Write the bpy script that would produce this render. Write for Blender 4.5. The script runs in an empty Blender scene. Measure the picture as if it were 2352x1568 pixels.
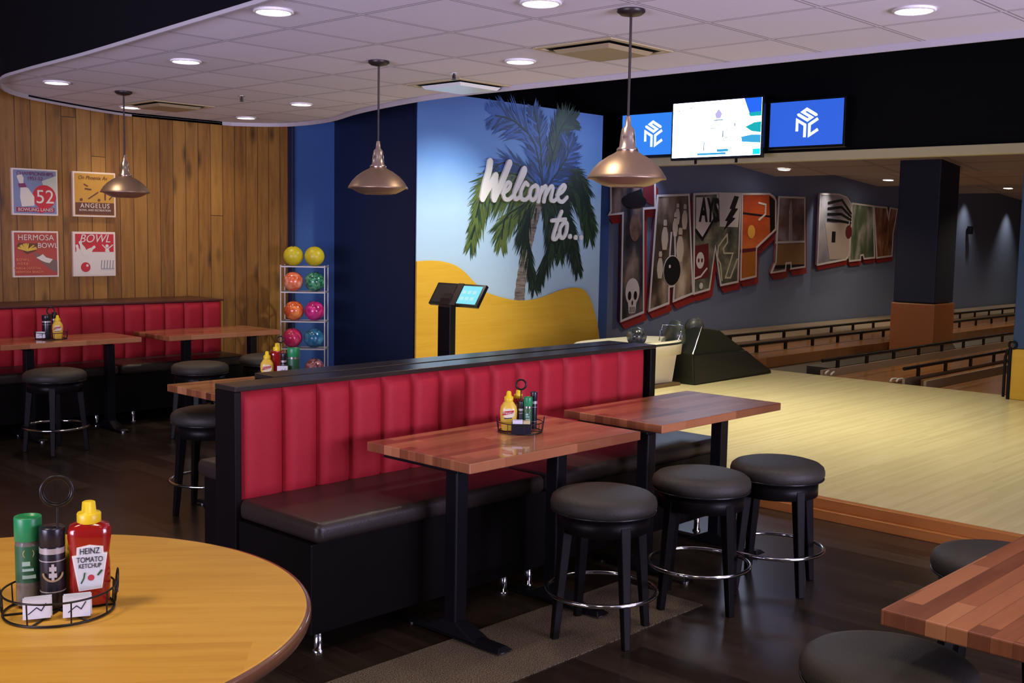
import bpy, bmesh, math, random
from mathutils import Matrix, Vector
random.seed(7)
SC = bpy.context.scene
COL = SC.collection
PI = math.pi

# ---------------------------------------------------------------- camera, world, exposure
cam_data = bpy.data.cameras.new('camera')
cam = bpy.data.objects.new('camera', cam_data)
COL.objects.link(cam)
cam_data.sensor_width = 36.0
cam_data.lens = 36.0 * 2554.2 / 2352.0
cam_data.clip_start = 0.05
cam_data.clip_end = 80
_R = Vector((0.68849192, -0.72503321, 0.01748516))
_U = Vector((0.05792317, 0.07900423, 0.99519005))
_F = Vector((0.72292723, 0.68416751, -0.09638999))
cam.matrix_world = Matrix(((_R.x, _U.x, -_F.x, 0), (_R.y, _U.y, -_F.y, 0), (_R.z, _U.z, -_F.z, 1.68), (0, 0, 0, 1)))
SC.camera = cam

world = bpy.data.worlds.new('world')
SC.world = world
world.use_nodes = True
world.node_tree.nodes['Background'].inputs[0].default_value = (0.50, 0.46, 0.60, 1)
world.node_tree.nodes['Background'].inputs[1].default_value = 0.12

SC.view_settings.view_transform = 'Standard'
SC.view_settings.look = 'None'
SC.view_settings.exposure = 0.0
SC.view_settings.gamma = 1.0
SC.view_settings.use_curve_mapping = False

WARM = (1.0, 0.80, 0.58)
COOL = (0.75, 0.85, 1.0)

def spot(loc, target, power, color=WARM, angle=120, blend=0.8, size=0.08, name='lamp_light'):
    l = bpy.data.lights.new(name, 'SPOT')
    l.energy = power; l.color = color; l.spot_size = math.radians(angle); l.spot_blend = blend
    l.shadow_soft_size = size
    o = bpy.data.objects.new(name, l); COL.objects.link(o)
    o.location = loc
    d = Vector(target) - Vector(loc)
    o.rotation_euler = d.to_track_quat('-Z', 'Y').to_euler()
    return o

def area(loc, target, power, color, sx, sy, name='soft_light', spread=180):
    l = bpy.data.lights.new(name, 'AREA')
    l.shape = 'RECTANGLE'; l.size = sx; l.size_y = sy; l.energy = power; l.color = color
    l.spread = math.radians(spread)
    o = bpy.data.objects.new(name, l); COL.objects.link(o)
    o.location = loc
    d = Vector(target) - Vector(loc)
    o.rotation_euler = d.to_track_quat('-Z', 'Y').to_euler()
    return o

# unseen violet fill lights out of view, added to brighten the ceiling tiles
area((3.9, -3.2, 1.3), (4.3, 1.2, 2.95), 180, (0.74, 0.66, 1.0), 3.0, 1.5, spread=100)
area((-2.6, 3.5, 1.3), (3.0, 5.9, 3.1), 140, (0.76, 0.68, 1.0), 4.0, 1.2, spread=100)
# fixtures in the open black ceiling over the approach
for x, y, p in ((8.0, 4.6, 210), (9.6, 3.0, 150), (7.6, 2.2, 150), (9.4, 5.4, 340), (7.9, 5.9, 300)):
    spot((x, y, 3.6), (x, y, 0), p, (1.0, 0.91, 0.66), 88, 0.8, 0.10, 'approach_light')
# wall washer on the mural
spot((7.9, 6.9, 3.3), (7.95, 8.55, 1.25), 270, (1.0, 0.97, 0.88), 66, 1.0, 0.05, 'mural_light')
# fixtures above and behind the viewer
for x, y, p in ((1.2, 1.2, 16), (0.1, 3.0, 20), (1.6, -0.9, 22)):
    spot((x, y, 3.3), (x, y, 0), p * 7.5, WARM, 120, 0.9, 0.30, 'house_light')

# ---------------------------------------------------------------- materials
MATS = {}
def nodes(name):
    m = bpy.data.materials.new(name); m.use_nodes = True
    nt = m.node_tree
    return m, nt, nt.nodes['Principled BSDF']

def mat(name, col, rough=0.5, metal=0.0, spec=0.5, var=0.0, vscale=6.0, bump=0.0, bscale=80.0, coat=0.0, stretch=(1, 1, 1)):
    if name in MATS: return MATS[name]
    m, nt, b = nodes(name)
    b.inputs['Base Color'].default_value = (*col, 1)
    b.inputs['Roughness'].default_value = rough
    b.inputs['Metallic'].default_value = metal
    b.inputs['Specular IOR Level'].default_value = spec
    b.inputs['Coat Weight'].default_value = coat
    tc = nt.nodes.new('ShaderNodeTexCoord')
    mp = nt.nodes.new('ShaderNodeMapping'); mp.inputs['Scale'].default_value = stretch
    nt.links.new(tc.outputs['Object'], mp.inputs[0])
    if var > 0:
        n = nt.nodes.new('ShaderNodeTexNoise'); n.inputs['Scale'].default_value = vscale; n.inputs['Detail'].default_value = 5
        r = nt.nodes.new('ShaderNodeMix'); r.data_type = 'RGBA'
        r.inputs[6].default_value = (*[c * (1 - var) for c in col], 1)
        r.inputs[7].default_value = (*[min(1, c * (1 + var)) for c in col], 1)
        nt.links.new(mp.outputs[0], n.inputs['Vector'])
        nt.links.new(n.outputs['Fac'], r.inputs[0]); nt.links.new(r.outputs[2], b.inputs['Base Color'])
    if bump > 0:
        n = nt.nodes.new('ShaderNodeTexNoise'); n.inputs['Scale'].default_value = bscale; n.inputs['Detail'].default_value = 4
        bp = nt.nodes.new('ShaderNodeBump'); bp.inputs['Strength'].default_value = bump; bp.inputs['Distance'].default_value = 0.01
        nt.links.new(mp.outputs[0], n.inputs['Vector'])
        nt.links.new(n.outputs['Fac'], bp.inputs['Height']); nt.links.new(bp.outputs[0], b.inputs['Normal'])
    MATS[name] = m
    return m

def emit(name, col, strength):
    if name in MATS: return MATS[name]
    m, nt, b = nodes(name)
    b.inputs['Base Color'].default_value = (0.02, 0.02, 0.02, 1)
    b.inputs['Emission Color'].default_value = (*col, 1)
    b.inputs['Emission Strength'].default_value = strength
    MATS[name] = m
    return m

def M_(nt, op, a, b=None, c=None):
    n = nt.nodes.new('ShaderNodeMath'); n.operation = op
    for i, v in enumerate((a, b, c)):
        if v is None: continue
        if isinstance(v, (int, float)): n.inputs[i].default_value = v
        else: nt.links.new(v, n.inputs[i])
    return n.outputs[0]

def planks(name, cols, width, length, axis_w='X', axis_l='Z', rough=0.45, gap=0.03, grain=0.5, rot=0.0, knots=True, coat=0.0, bump=0.25, gapdark=0.25, spec=0.5):
    """boards of a given width running along axis_l with random tone, grain and knots"""
    m, nt, b = nodes(name)
    tc = nt.nodes.new('ShaderNodeTexCoord')
    mp = nt.nodes.new('ShaderNodeMapping'); mp.inputs['Rotation'].default_value = (0, 0, rot)
    nt.links.new(tc.outputs['Object'], mp.inputs[0])
    sx = nt.nodes.new('ShaderNodeSeparateXYZ'); nt.links.new(mp.outputs[0], sx.inputs[0])
    w = M_(nt, 'DIVIDE', sx.outputs[axis_w], width)
    row = M_(nt, 'FLOOR', w)
    wn = nt.nodes.new('ShaderNodeTexWhiteNoise'); wn.noise_dimensions = '1D'; nt.links.new(row, wn.inputs['W'])
    off = M_(nt, 'MULTIPLY', wn.outputs['Value'], 7.3)
    l = M_(nt, 'ADD', M_(nt, 'DIVIDE', sx.outputs[axis_l], length), off)
    seg = M_(nt, 'FLOOR', l)
    cb = nt.nodes.new('ShaderNodeCombineXYZ'); nt.links.new(row, cb.inputs[0]); nt.links.new(seg, cb.inputs[1])
    w2 = nt.nodes.new('ShaderNodeTexWhiteNoise'); w2.noise_dimensions = '3D'; nt.links.new(cb.outputs[0], w2.inputs['Vector'])
    # grain, stretched along the board and shifted per board
    gv = nt.nodes.new('ShaderNodeCombineXYZ')
    nt.links.new(M_(nt, 'MULTIPLY', sx.outputs[axis_w], 14.0), gv.inputs[0])
    nt.links.new(M_(nt, 'MULTIPLY', sx.outputs[axis_l], 1.1), gv.inputs[1])
    nt.links.new(M_(nt, 'MULTIPLY', w2.outputs['Value'], 31.0), gv.inputs[2])
    gn = nt.nodes.new('ShaderNodeTexNoise'); gn.inputs['Scale'].default_value = 1.6; gn.inputs['Detail'].default_value = 7; gn.inputs['Roughness'].default_value = 0.62
    gn.inputs['Distortion'].default_value = 0.5
    nt.links.new(gv.outputs[0], gn.inputs['Vector'])
    tone = M_(nt, 'ADD', M_(nt, 'MULTIPLY', w2.outputs['Value'], 1 - grain), M_(nt, 'MULTIPLY', gn.outputs['Fac'], grain))
    rp = nt.nodes.new('ShaderNodeValToRGB')
    el = rp.color_ramp.elements
    n = len(cols)
    lo, hi = 0.18, 0.80
    el[0].position = lo; el[0].color = (*cols[0], 1)
    el[1].position = hi; el[1].color = (*cols[-1], 1)
    for i in range(1, n - 1):
        e = el.new(lo + (hi - lo) * i / (n - 1)); e.color = (*cols[i], 1)
    nt.links.new(tone, rp.inputs[0])
    colout = rp.outputs[0]
    if knots:
        kv = nt.nodes.new('ShaderNodeCombineXYZ')
        nt.links.new(M_(nt, 'MULTIPLY', sx.outputs[axis_w], 5.0), kv.inputs[0])
        nt.links.new(M_(nt, 'MULTIPLY', sx.outputs[axis_l], 1.9), kv.inputs[1])
        nt.links.new(M_(nt, 'MULTIPLY', row, 3.7), kv.inputs[2])
        vo = nt.nodes.new('ShaderNodeTexVoronoi'); vo.inputs['Scale'].default_value = 1.0
        nt.links.new(kv.outputs[0], vo.inputs['Vector'])
        k = nt.nodes.new('ShaderNodeMapRange'); k.inputs[1].default_value = 0.03; k.inputs[2].default_value = 0.24
        k.inputs[3].default_value = 0.85; k.inputs[4].default_value = 0.0
        nt.links.new(vo.outputs['Distance'], k.inputs[0])
        mx = nt.nodes.new('ShaderNodeMix'); mx.data_type = 'RGBA'
        nt.links.new(k.outputs[0], mx.inputs[0]); nt.links.new(colout, mx.inputs[6])
        mx.inputs[7].default_value = (*[c * 0.22 for c in cols[0]], 1)
        colout = mx.outputs[2]
    fw = M_(nt, 'FRACT', w)
    edge = M_(nt, 'LESS_THAN', fw, gap)
    fl = M_(nt, 'FRACT', l)
    edge2 = M_(nt, 'LESS_THAN', fl, gap * width / length)
    e = M_(nt, 'MAXIMUM', edge, edge2)
    mg = nt.nodes.new('ShaderNodeMix'); mg.data_type = 'RGBA'
    nt.links.new(e, mg.inputs[0]); nt.links.new(colout, mg.inputs[6])
    mg.inputs[7].default_value = (*[c * gapdark for c in cols[0]], 1)
    nt.links.new(mg.outputs[2], b.inputs['Base Color'])
    b.inputs['Roughness'].default_value = rough
    b.inputs['Coat Weight'].default_value = coat
    b.inputs['Specular IOR Level'].default_value = spec
    bp = nt.nodes.new('ShaderNodeBump'); bp.inputs['Strength'].default_value = bump; bp.inputs['Distance'].default_value = 0.004
    h = M_(nt, 'SUBTRACT', M_(nt, 'MULTIPLY', gn.outputs['Fac'], 0.3), e)
    nt.links.new(h, bp.inputs['Height']); nt.links.new(bp.outputs[0], b.inputs['Normal'])
    MATS[name] = m
    return m

def marble(name, c1, c2, scale=9.0, rough=0.18):
    m, nt, b = nodes(name)
    tc = nt.nodes.new('ShaderNodeTexCoord')
    n = nt.nodes.new('ShaderNodeTexNoise'); n.inputs['Scale'].default_value = scale; n.inputs['Detail'].default_value = 6; n.inputs['Distortion'].default_value = 1.6
    nt.links.new(tc.outputs['Object'], n.inputs['Vector'])
    r = nt.nodes.new('ShaderNodeValToRGB'); r.color_ramp.elements[0].position = 0.42; r.color_ramp.elements[1].position = 0.62
    r.color_ramp.elements[0].color = (*c1, 1); r.color_ramp.elements[1].color = (*c2, 1)
    nt.links.new(n.outputs['Fac'], r.inputs[0]); nt.links.new(r.outputs[0], b.inputs['Base Color'])
    b.inputs['Roughness'].default_value = rough
    b.inputs['Coat Weight'].default_value = 0.4
    MATS[name] = m
    return m

def speckle(name, c1, c2, scale=220.0, rough=0.8):
    m, nt, b = nodes(name)
    tc = nt.nodes.new('ShaderNodeTexCoord')
    v = nt.nodes.new('ShaderNodeTexNoise'); v.inputs['Scale'].default_value = scale; v.inputs['Detail'].default_value = 2
    nt.links.new(tc.outputs['Object'], v.inputs['Vector'])
    r = nt.nodes.new('ShaderNodeValToRGB'); r.color_ramp.elements[0].position = 0.45; r.color_ramp.elements[1].position = 0.56
    r.color_ramp.elements[0].color = (*c1, 1); r.color_ramp.elements[1].color = (*c2, 1)
    nt.links.new(v.outputs['Fac'], r.inputs[0]); nt.links.new(r.outputs[0], b.inputs['Base Color'])
    b.inputs['Roughness'].default_value = rough
    MATS[name] = m
    return m

def tiles(name, col, size, ox, oy):
    """ceiling tiles in a T-bar grid"""
    m, nt, b = nodes(name)
    tc = nt.nodes.new('ShaderNodeTexCoord')
    sx = nt.nodes.new('ShaderNodeSeparateXYZ'); nt.links.new(tc.outputs['Object'], sx.inputs[0])
    fs, cells = [], []
    for ax, o in (('X', ox), ('Y', oy)):
        q = M_(nt, 'DIVIDE', M_(nt, 'SUBTRACT', sx.outputs[ax], o), size)
        fr = M_(nt, 'FRACT', M_(nt, 'ADD', q, 100.5))
        fs.append(M_(nt, 'ABSOLUTE', M_(nt, 'SUBTRACT', fr, 0.5)))
        cells.append(M_(nt, 'FLOOR', M_(nt, 'ADD', q, 100)))
    d = M_(nt, 'MINIMUM', fs[0], fs[1])
    bar = M_(nt, 'LESS_THAN', d, 0.012)
    rev = M_(nt, 'MULTIPLY', M_(nt, 'LESS_THAN', d, 0.026), M_(nt, 'SUBTRACT', 1.0, bar))
    cb = nt.nodes.new('ShaderNodeCombineXYZ'); nt.links.new(cells[0], cb.inputs[0]); nt.links.new(cells[1], cb.inputs[1])
    wn = nt.nodes.new('ShaderNodeTexWhiteNoise'); nt.links.new(cb.outputs[0], wn.inputs['Vector'])
    n = nt.nodes.new('ShaderNodeTexNoise'); n.inputs['Scale'].default_value = 160; n.inputs['Detail'].default_value = 3
    nt.links.new(tc.outputs['Object'], n.inputs['Vector'])
    t = M_(nt, 'ADD', M_(nt, 'MULTIPLY', wn.outputs['Value'], 0.10), M_(nt, 'MULTIPLY', n.outputs['Fac'], 0.12))
    t = M_(nt, 'ADD', t, 0.84)
    t = M_(nt, 'MULTIPLY', t, M_(nt, 'SUBTRACT', 1.0, M_(nt, 'MULTIPLY', rev, 0.62)))
    mx = nt.nodes.new('ShaderNodeMix'); mx.data_type = 'RGBA'
    nt.links.new(t, mx.inputs[0]); mx.inputs[6].default_value = (0, 0, 0, 1); mx.inputs[7].default_value = (*col, 1)
    nt.links.new(mx.outputs[2], b.inputs['Base Color'])
    b.inputs['Roughness'].default_value = 0.75
    bp = nt.nodes.new('ShaderNodeBump'); bp.inputs['Strength'].default_value = 0.5; bp.inputs['Distance'].default_value = 0.006
    nt.links.new(M_(nt, 'SUBTRACT', bar, M_(nt, 'MULTIPLY', rev, 0.4)), bp.inputs['Height']); nt.links.new(bp.outputs[0], b.inputs['Normal'])
    MATS[name] = m
    return m

def zramp(name, stops, z0, z1, rough=0.5, nscale=0.0, namp=0.0):
    """printed colour that changes with height, for the mural"""
    m, nt, b = nodes(name)
    tc = nt.nodes.new('ShaderNodeTexCoord')
    sx = nt.nodes.new('ShaderNodeSeparateXYZ'); nt.links.new(tc.outputs['Object'], sx.inputs[0])
    mr = nt.nodes.new('ShaderNodeMapRange'); mr.inputs[1].default_value = z0; mr.inputs[2].default_value = z1
    nt.links.new(sx.outputs['Z'], mr.inputs[0])
    f = mr.outputs[0]
    if namp:
        n = nt.nodes.new('ShaderNodeTexNoise'); n.inputs['Scale'].default_value = nscale
        nt.links.new(tc.outputs['Object'], n.inputs['Vector'])
        f = M_(nt, 'ADD', f, M_(nt, 'MULTIPLY', M_(nt, 'SUBTRACT', n.outputs['Fac'], 0.5), namp))
    r = nt.nodes.new('ShaderNodeValToRGB'); el = r.color_ramp.elements
    el[0].position = stops[0][0]; el[0].color = (*stops[0][1], 1)
    el[1].position = stops[-1][0]; el[1].color = (*stops[-1][1], 1)
    for p, c in stops[1:-1]:
        e = el.new(p); e.color = (*c, 1)
    nt.links.new(f, r.inputs[0]); nt.links.new(r.outputs[0], b.inputs['Base Color'])
    b.inputs['Roughness'].default_value = rough
    MATS[name] = m
    return m

def mottled(name, stops, scale, stretch=(1, 1, 1), rough=0.45, detail=5):
    """photo-print like blotches"""
    m, nt, b = nodes(name)
    tc = nt.nodes.new('ShaderNodeTexCoord')
    mp = nt.nodes.new('ShaderNodeMapping'); mp.inputs['Scale'].default_value = stretch
    nt.links.new(tc.outputs['Object'], mp.inputs[0])
    n = nt.nodes.new('ShaderNodeTexNoise'); n.inputs['Scale'].default_value = scale; n.inputs['Detail'].default_value = detail
    nt.links.new(mp.outputs[0], n.inputs['Vector'])
    r = nt.nodes.new('ShaderNodeValToRGB'); el = r.color_ramp.elements
    el[0].position = stops[0][0]; el[0].color = (*stops[0][1], 1)
    el[1].position = stops[-1][0]; el[1].color = (*stops[-1][1], 1)
    for p, c in stops[1:-1]:
        e = el.new(p); e.color = (*c, 1)
    nt.links.new(n.outputs['Fac'], r.inputs[0]); nt.links.new(r.outputs[0], b.inputs['Base Color'])
    b.inputs['Roughness'].default_value = rough
    MATS[name] = m
    return m

BLACK = mat('black_paint', (0.006, 0.006, 0.008), 0.45, spec=0.2, var=0.3)
VOID = mat('matt_black_paint', (0.004, 0.004, 0.006), 0.9, spec=0.1)
BLKWOOD = mat('black_stained_wood', (0.006, 0.005, 0.005), 0.38, spec=0.14, var=0.4, vscale=20, stretch=(1, 12, 12))
BLKMETAL = mat('black_powder_coat', (0.006, 0.006, 0.008), 0.35, spec=0.18, bump=0.1, bscale=400)
LEATHER = mat('black_leatherette', (0.038, 0.034, 0.028), 0.45, spec=0.35, var=0.15, bump=0.25, bscale=260)
SEATLEATHER = mat('dark_brown_leatherette', (0.030, 0.021, 0.018), 0.36, var=0.2, bump=0.15, bscale=200)
RED = mat('red_vinyl', (0.40, 0.015, 0.028), 0.60, spec=0.25, var=0.10, vscale=40, bump=0.10, bscale=300)
CHROME = mat('chrome', (0.75, 0.76, 0.78), 0.12, metal=1.0)
STEEL = mat('brushed_steel', (0.62, 0.62, 0.60), 0.32, metal=0.9)
PEWTER = mat('aged_nickel', (0.40, 0.28, 0.19), 0.42, metal=0.85, var=0.15)
WIRE = mat('black_wire', (0.015, 0.012, 0.010), 0.35, metal=0.4)
BRONZE = mat('dark_bronze', (0.045, 0.035, 0.032), 0.4, metal=0.6)
CREAM = mat('cream_plastic', (0.72, 0.66, 0.50), 0.3, var=0.04)
WHITE = mat('white_paint', (0.80, 0.78, 0.76), 0.5)
TABLEWOOD = planks('butcher_block_top', [(0.20, 0.062, 0.026), (0.36, 0.125, 0.050), (0.48, 0.185, 0.078), (0.58, 0.26, 0.12)], 0.052, 0.46, 'Y', 'X', rough=0.34, gap=0.02, grain=0.45, knots=False, coat=0.7, bump=0.05, gapdark=0.6)
OAK = planks('honey_oak_top', [(0.46, 0.21, 0.026), (0.62, 0.33, 0.044), (0.72, 0.42, 0.070)], 0.20, 1.4, 'Y', 'X', rough=0.48, gap=0.0, grain=0.85, rot=math.radians(40), knots=False, coat=0.0, bump=0.03)
WALLWOOD = planks('knotty_plank_wall', [(0.12, 0.046, 0.008), (0.24, 0.105, 0.017), (0.34, 0.165, 0.028), (0.42, 0.22, 0.042)], 0.138, 60.0, 'X', 'Z', rough=0.5, gap=0.04, grain=0.72, bump=0.35, gapdark=0.15)
FLOORWOOD = planks('dark_plank_floor', [(0.010, 0.006, 0.0045), (0.024, 0.016, 0.011), (0.056, 0.040, 0.029)], 0.15, 1.2, 'X', 'Y', rough=0.27, gap=0.015, grain=0.6, knots=False, bump=0.10, spec=0.45, gapdark=0.5)
MAPLE = planks('maple_approach', [(0.62, 0.53, 0.29), (0.67, 0.58, 0.32), (0.72, 0.63, 0.36)], 0.03, 1.5, 'Y', 'X', rough=0.25, gap=0.02, grain=0.5, knots=False, bump=0.02, gapdark=0.8)
LANEWOOD = planks('lane_boards', [(0.24, 0.10, 0.03), (0.34, 0.15, 0.05), (0.42, 0.21, 0.08)], 0.03, 3.0, 'Y', 'X', rough=0.2, gap=0.02, grain=0.5, knots=False, bump=0.02, gapdark=0.8)
RISERWOOD = planks('oak_riser', [(0.30, 0.10, 0.022), (0.42, 0.15, 0.035), (0.50, 0.20, 0.05)], 0.5, 2.2, 'Z', 'Y', rough=0.35, gap=0.0, grain=0.8, knots=False, bump=0.05)
PLY = planks('yellow_birch_ply', [(0.66, 0.36, 0.022), (0.76, 0.44, 0.035), (0.82, 0.50, 0.055)], 0.9, 4.0, 'Z', 'X', rough=0.45, gap=0.0, grain=0.85, knots=False, bump=0.02)
BROWNPANEL = planks('orange_wood_laminate', [(0.26, 0.085, 0.025), (0.36, 0.13, 0.04)], 0.6, 3.0, 'X', 'Z', rough=0.4, gap=0.0, grain=0.8, knots=False, bump=0.02)
LIGHTSTRIP = speckle('speckled_light_strip', (0.012, 0.008, 0.006), (0.20, 0.15, 0.095), 240)  # pale specks stand in for patches of light on the floor
TILE = tiles('acoustic_tiles', (0.76, 0.72, 0.78), 0.612, 4.186, 3.84)
LANETILE = tiles('lane_ceiling_tiles', (0.62, 0.54, 0.46), 1.22, 0.3, 0.4)
NAVY = mat('navy_wall_paint', (0.003, 0.013, 0.052), 0.55, var=0.1)
BLUEW = mat('blue_wall_paint', (0.035, 0.10, 0.30), 0.55, var=0.06)
GREYBLUE = mat('slate_blue_wall_paint', (0.155, 0.195, 0.30), 0.6, var=0.05, vscale=2)
SKY = zramp('printed_sky', [(0.0, (0.50, 0.68, 0.76)), (0.48, (0.40, 0.60, 0.78)), (0.72, (0.14, 0.32, 0.68)), (1.0, (0.085, 0.18, 0.50))], 0.8, 3.1, 0.5, 1.4, 0.12)

# ---------------------------------------------------------------- mesh building
class MB:
    def __init__(s): s.v = []; s.f = []; s.m = []; s.sm = []
    def add(s, vs, fs, m=0, smooth=False):
        o = len(s.v); s.v += [tuple(v) for v in vs]
        for f in fs:
            s.f.append(tuple(i + o for i in f)); s.m.append(m); s.sm.append(smooth)
        return s
    def box(s, x0, x1, y0, y1, z0, z1, m=0):
        v = [(x, y, z) for z in (z0, z1) for y in (y0, y1) for x in (x0, x1)]
        return s.add(v, [(0, 2, 3, 1), (4, 5, 7, 6), (0, 1, 5, 4), (2, 6, 7, 3), (0, 4, 6, 2), (1, 3, 7, 5)], m)
    def hull8(s, b, t, m=0):
        """bottom quad b and top quad t, both counter-clockwise seen from above"""
        return s.add(list(b) + list(t), [(3, 2, 1, 0), (4, 5, 6, 7), (0, 1, 5, 4), (1, 2, 6, 5), (2, 3, 7, 6), (3, 0, 4, 7)], m)
    def lathe(s, prof, c=(0, 0, 0), n=32, m=0, smooth=True, ax=1.0, ay=1.0, ang=0.0):
        vs = []; fs = []
        for r, z in prof:
            for i in range(n):
                a = 2 * PI * i / n + ang
                vs.append((c[0] + r * ax * math.cos(a), c[1] + r * ay * math.sin(a), c[2] + z))
        for k in range(len(prof) - 1):
            for i in range(n):
                j = (i + 1) % n
                fs.append((k * n + i, k * n + j, (k + 1) * n + j, (k + 1) * n + i))
        s.add(vs, fs, m, smooth)
        if prof[0][0] > 1e-5: s.add([vs[i] for i in range(n)], [tuple(reversed(range(n)))], m)
        if prof[-1][0] > 1e-5: s.add([vs[(len(prof) - 1) * n + i] for i in range(n)], [tuple(range(n))], m)
        return s
    def cyl(s, c, r, z0, z1, n=24, m=0, r2=None):
        return s.lathe([(r, z0), (r if r2 is None else r2, z1)], c, n, m)
    def torus(s, c, R, r, n=40, k=8, m=0, axis='z'):
        vs = []; fs = []
        for i in range(n):
            a = 2 * PI * i / n
            for j in range(k):
                b = 2 * PI * j / k
                p = ((R + r * math.cos(b)) * math.cos(a), (R + r * math.cos(b)) * math.sin(a), r * math.sin(b))
                if axis == 'y': p = (p[0], p[2], p[1])
                if axis == 'x': p = (p[2], p[0], p[1])
                vs.append((c[0] + p[0], c[1] + p[1], c[2] + p[2]))
        for i in range(n):
            for j in range(k):
                i2 = (i + 1) % n; j2 = (j + 1) % k
                fs.append((i * k + j, i2 * k + j, i2 * k + j2, i * k + j2))
        return s.add(vs, fs, m, True)
    def sphere(s, c, r, n=28, k=16, m=0):
        prof = [(r * math.sin(PI * i / k), -r * math.cos(PI * i / k)) for i in range(k + 1)]
        prof[0] = (1e-6, -r); prof[-1] = (1e-6, r)
        return s.lathe(prof, c, n, m)
    def tube(s, pts, r, n=8, m=0, closed=False):
        pts = [Vector(p) for p in pts]; N = len(pts); vs = []; fs = []
        up = Vector((0, 0, 1))
        for i, p in enumerate(pts):
            a = pts[(i - 1) % N] if (closed or i > 0) else p
            b = pts[(i + 1) % N] if (closed or i < N - 1) else p
            t = (b - a).normalized()
            u = up if abs(t.dot(up)) < 0.95 else Vector((1, 0, 0))
            e1 = t.cross(u).normalized(); e2 = t.cross(e1)
            rr = r[i] if isinstance(r, (list, tuple)) else r
            for j in range(n):
                q = 2 * PI * j / n
                vs.append(p + (e1 * math.cos(q) + e2 * math.sin(q)) * rr)
        for i in range(N if closed else N - 1):
            i2 = (i + 1) % N
            for j in range(n):
                j2 = (j + 1) % n
                fs.append((i * n + j, i * n + j2, i2 * n + j2, i2 * n + j))
        s.add(vs, fs, m, True)
        if not closed:
            s.add(vs[:n], [tuple(range(n))], m); s.add(vs[-n:], [tuple(reversed(range(n)))], m)
        return s
    def prism(s, pts, y0, y1, m=0, side=None):
        """outline in the XZ plane, from y0 (front) to y1; each later piece sits a hair in front of the one before"""
        n = len(pts); s.k = getattr(s, 'k', 0) + 1; y0 -= 0.00009 * (s.k % 60)
        v = [(x, y0, z) for x, z in pts] + [(x, y1, z) for x, z in pts]
        s.add(v, [tuple(range(n))], m)
        s.add(v, [tuple(reversed(range(n, 2 * n)))], m if side is None else side)
        s.add(v, [(i, (i + 1) % n, (i + 1) % n + n, i + n) for i in range(n)], m if side is None else side)
        return s
    def zprism(s, pts, z0, z1, m=0):
        n = len(pts)
        v = [(x, y, z0) for x, y in pts] + [(x, y, z1) for x, y in pts]
        s.add(v, [tuple(reversed(range(n))), tuple(range(n, 2 * n))], m)
        s.add(v, [(i, (i + 1) % n, (i + 1) % n + n, i + n) for i in range(n)], m)
        return s
    def ribbon(s, pts, w, y0, y1, m=0, closed=False, cap=True):
        """a flat stroke of width w in the XZ plane, raised from y1 to y0"""
        s.k = getattr(s, 'k', 0) + 1
        y0 -= 0.00009 * (s.k % 60)
        pts = [p for i, p in enumerate(pts) if i == 0 or math.hypot(p[0] - pts[i-1][0], p[1] - pts[i-1][1]) > 1e-5]
        N = len(pts); L = []; R = []
        def dirn(a, b):
            q = math.hypot(b[0] - a[0], b[1] - a[1]) or 1; return ((b[0] - a[0]) / q, (b[1] - a[1]) / q)
        for i in range(N):
            d1 = dirn(pts[i-1], pts[i]) if (closed or i > 0) else None
            d2 = dirn(pts[i], pts[(i+1) % N]) if (closed or i < N - 1) else None
            d1 = d1 or d2; d2 = d2 or d1
            tx, tz = d1[0] + d2[0], d1[1] + d2[1]; q = math.hypot(tx, tz)
            if q < 0.2: tx, tz = d1; q = 1
            tx /= q; tz /= q
            c = max(0.55, d1[0] * tx + d1[1] * tz)
            h = w / 2 / c
            L.append((pts[i][0] - tz * h, pts[i][1] + tx * h)); R.append((pts[i][0] + tz * h, pts[i][1] - tx * h))
        tw = 0.0 if closed else 0.0012
        vs = [(x, y0 - tw * i / N, z) for i, (x, z) in enumerate(L)] + [(x, y0 - tw * i / N, z) for i, (x, z) in enumerate(R)] + [(x, y1, z) for x, z in L] + [(x, y1, z) for x, z in R]
        fs = []
        for i in range(N if closed else N - 1):
            j = (i + 1) % N
            fs += [(i, N + i, N + j, j), (2*N + i, 2*N + j, 3*N + j, 3*N + i), (i, j, 2*N + j, 2*N + i), (N + j, N + i, 3*N + i, 3*N + j)]
        if not closed: fs += [(0, 2*N, 3*N, N), (N - 1, 2*N - 1, 4*N - 1, 3*N - 1)]
        s.add(vs, fs, m)
        if cap and not closed:
            for k, p in enumerate((pts[0], pts[-1])): s.disc(p[0], p[1], w / 2, y0 + 0.0003 - tw * k, y1, m, 14)
        return s
    def disc(s, x, z, r, y0, y1, m=0, n=20, ax=1.0, az=1.0):
        return s.prism([(x + r * ax * math.cos(2 * PI * i / n), z + r * az * math.sin(2 * PI * i / n)) for i in range(n)], y0, y1, m)
    def rect(s, x0, x1, z0, z1, y0, y1, m=0):
        return s.box(x0, x1, y0, y1, z0, z1, m)
    def build(s, name, mats, parent=None, bevel=0.0, seg=2, loc=None):
        me = bpy.data.meshes.new(name)
        me.from_pydata(s.v, [], s.f)
        if not isinstance(mats, (list, tuple)): mats = [mats]
        for mm in mats: me.materials.append(mm)
        me.polygons.foreach_set('material_index', s.m)
        me.polygons.foreach_set('use_smooth', s.sm)
        bm = bmesh.new(); bm.from_mesh(me)
        if bevel: bmesh.ops.remove_doubles(bm, verts=bm.verts, dist=1e-5)
        bmesh.ops.recalc_face_normals(bm, faces=bm.faces)
        bm.to_mesh(me); bm.free()
        me.update()
        o = bpy.data.objects.new(name, me); COL.objects.link(o)
        if parent: o.parent = parent
        if loc: o.location = loc
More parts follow.
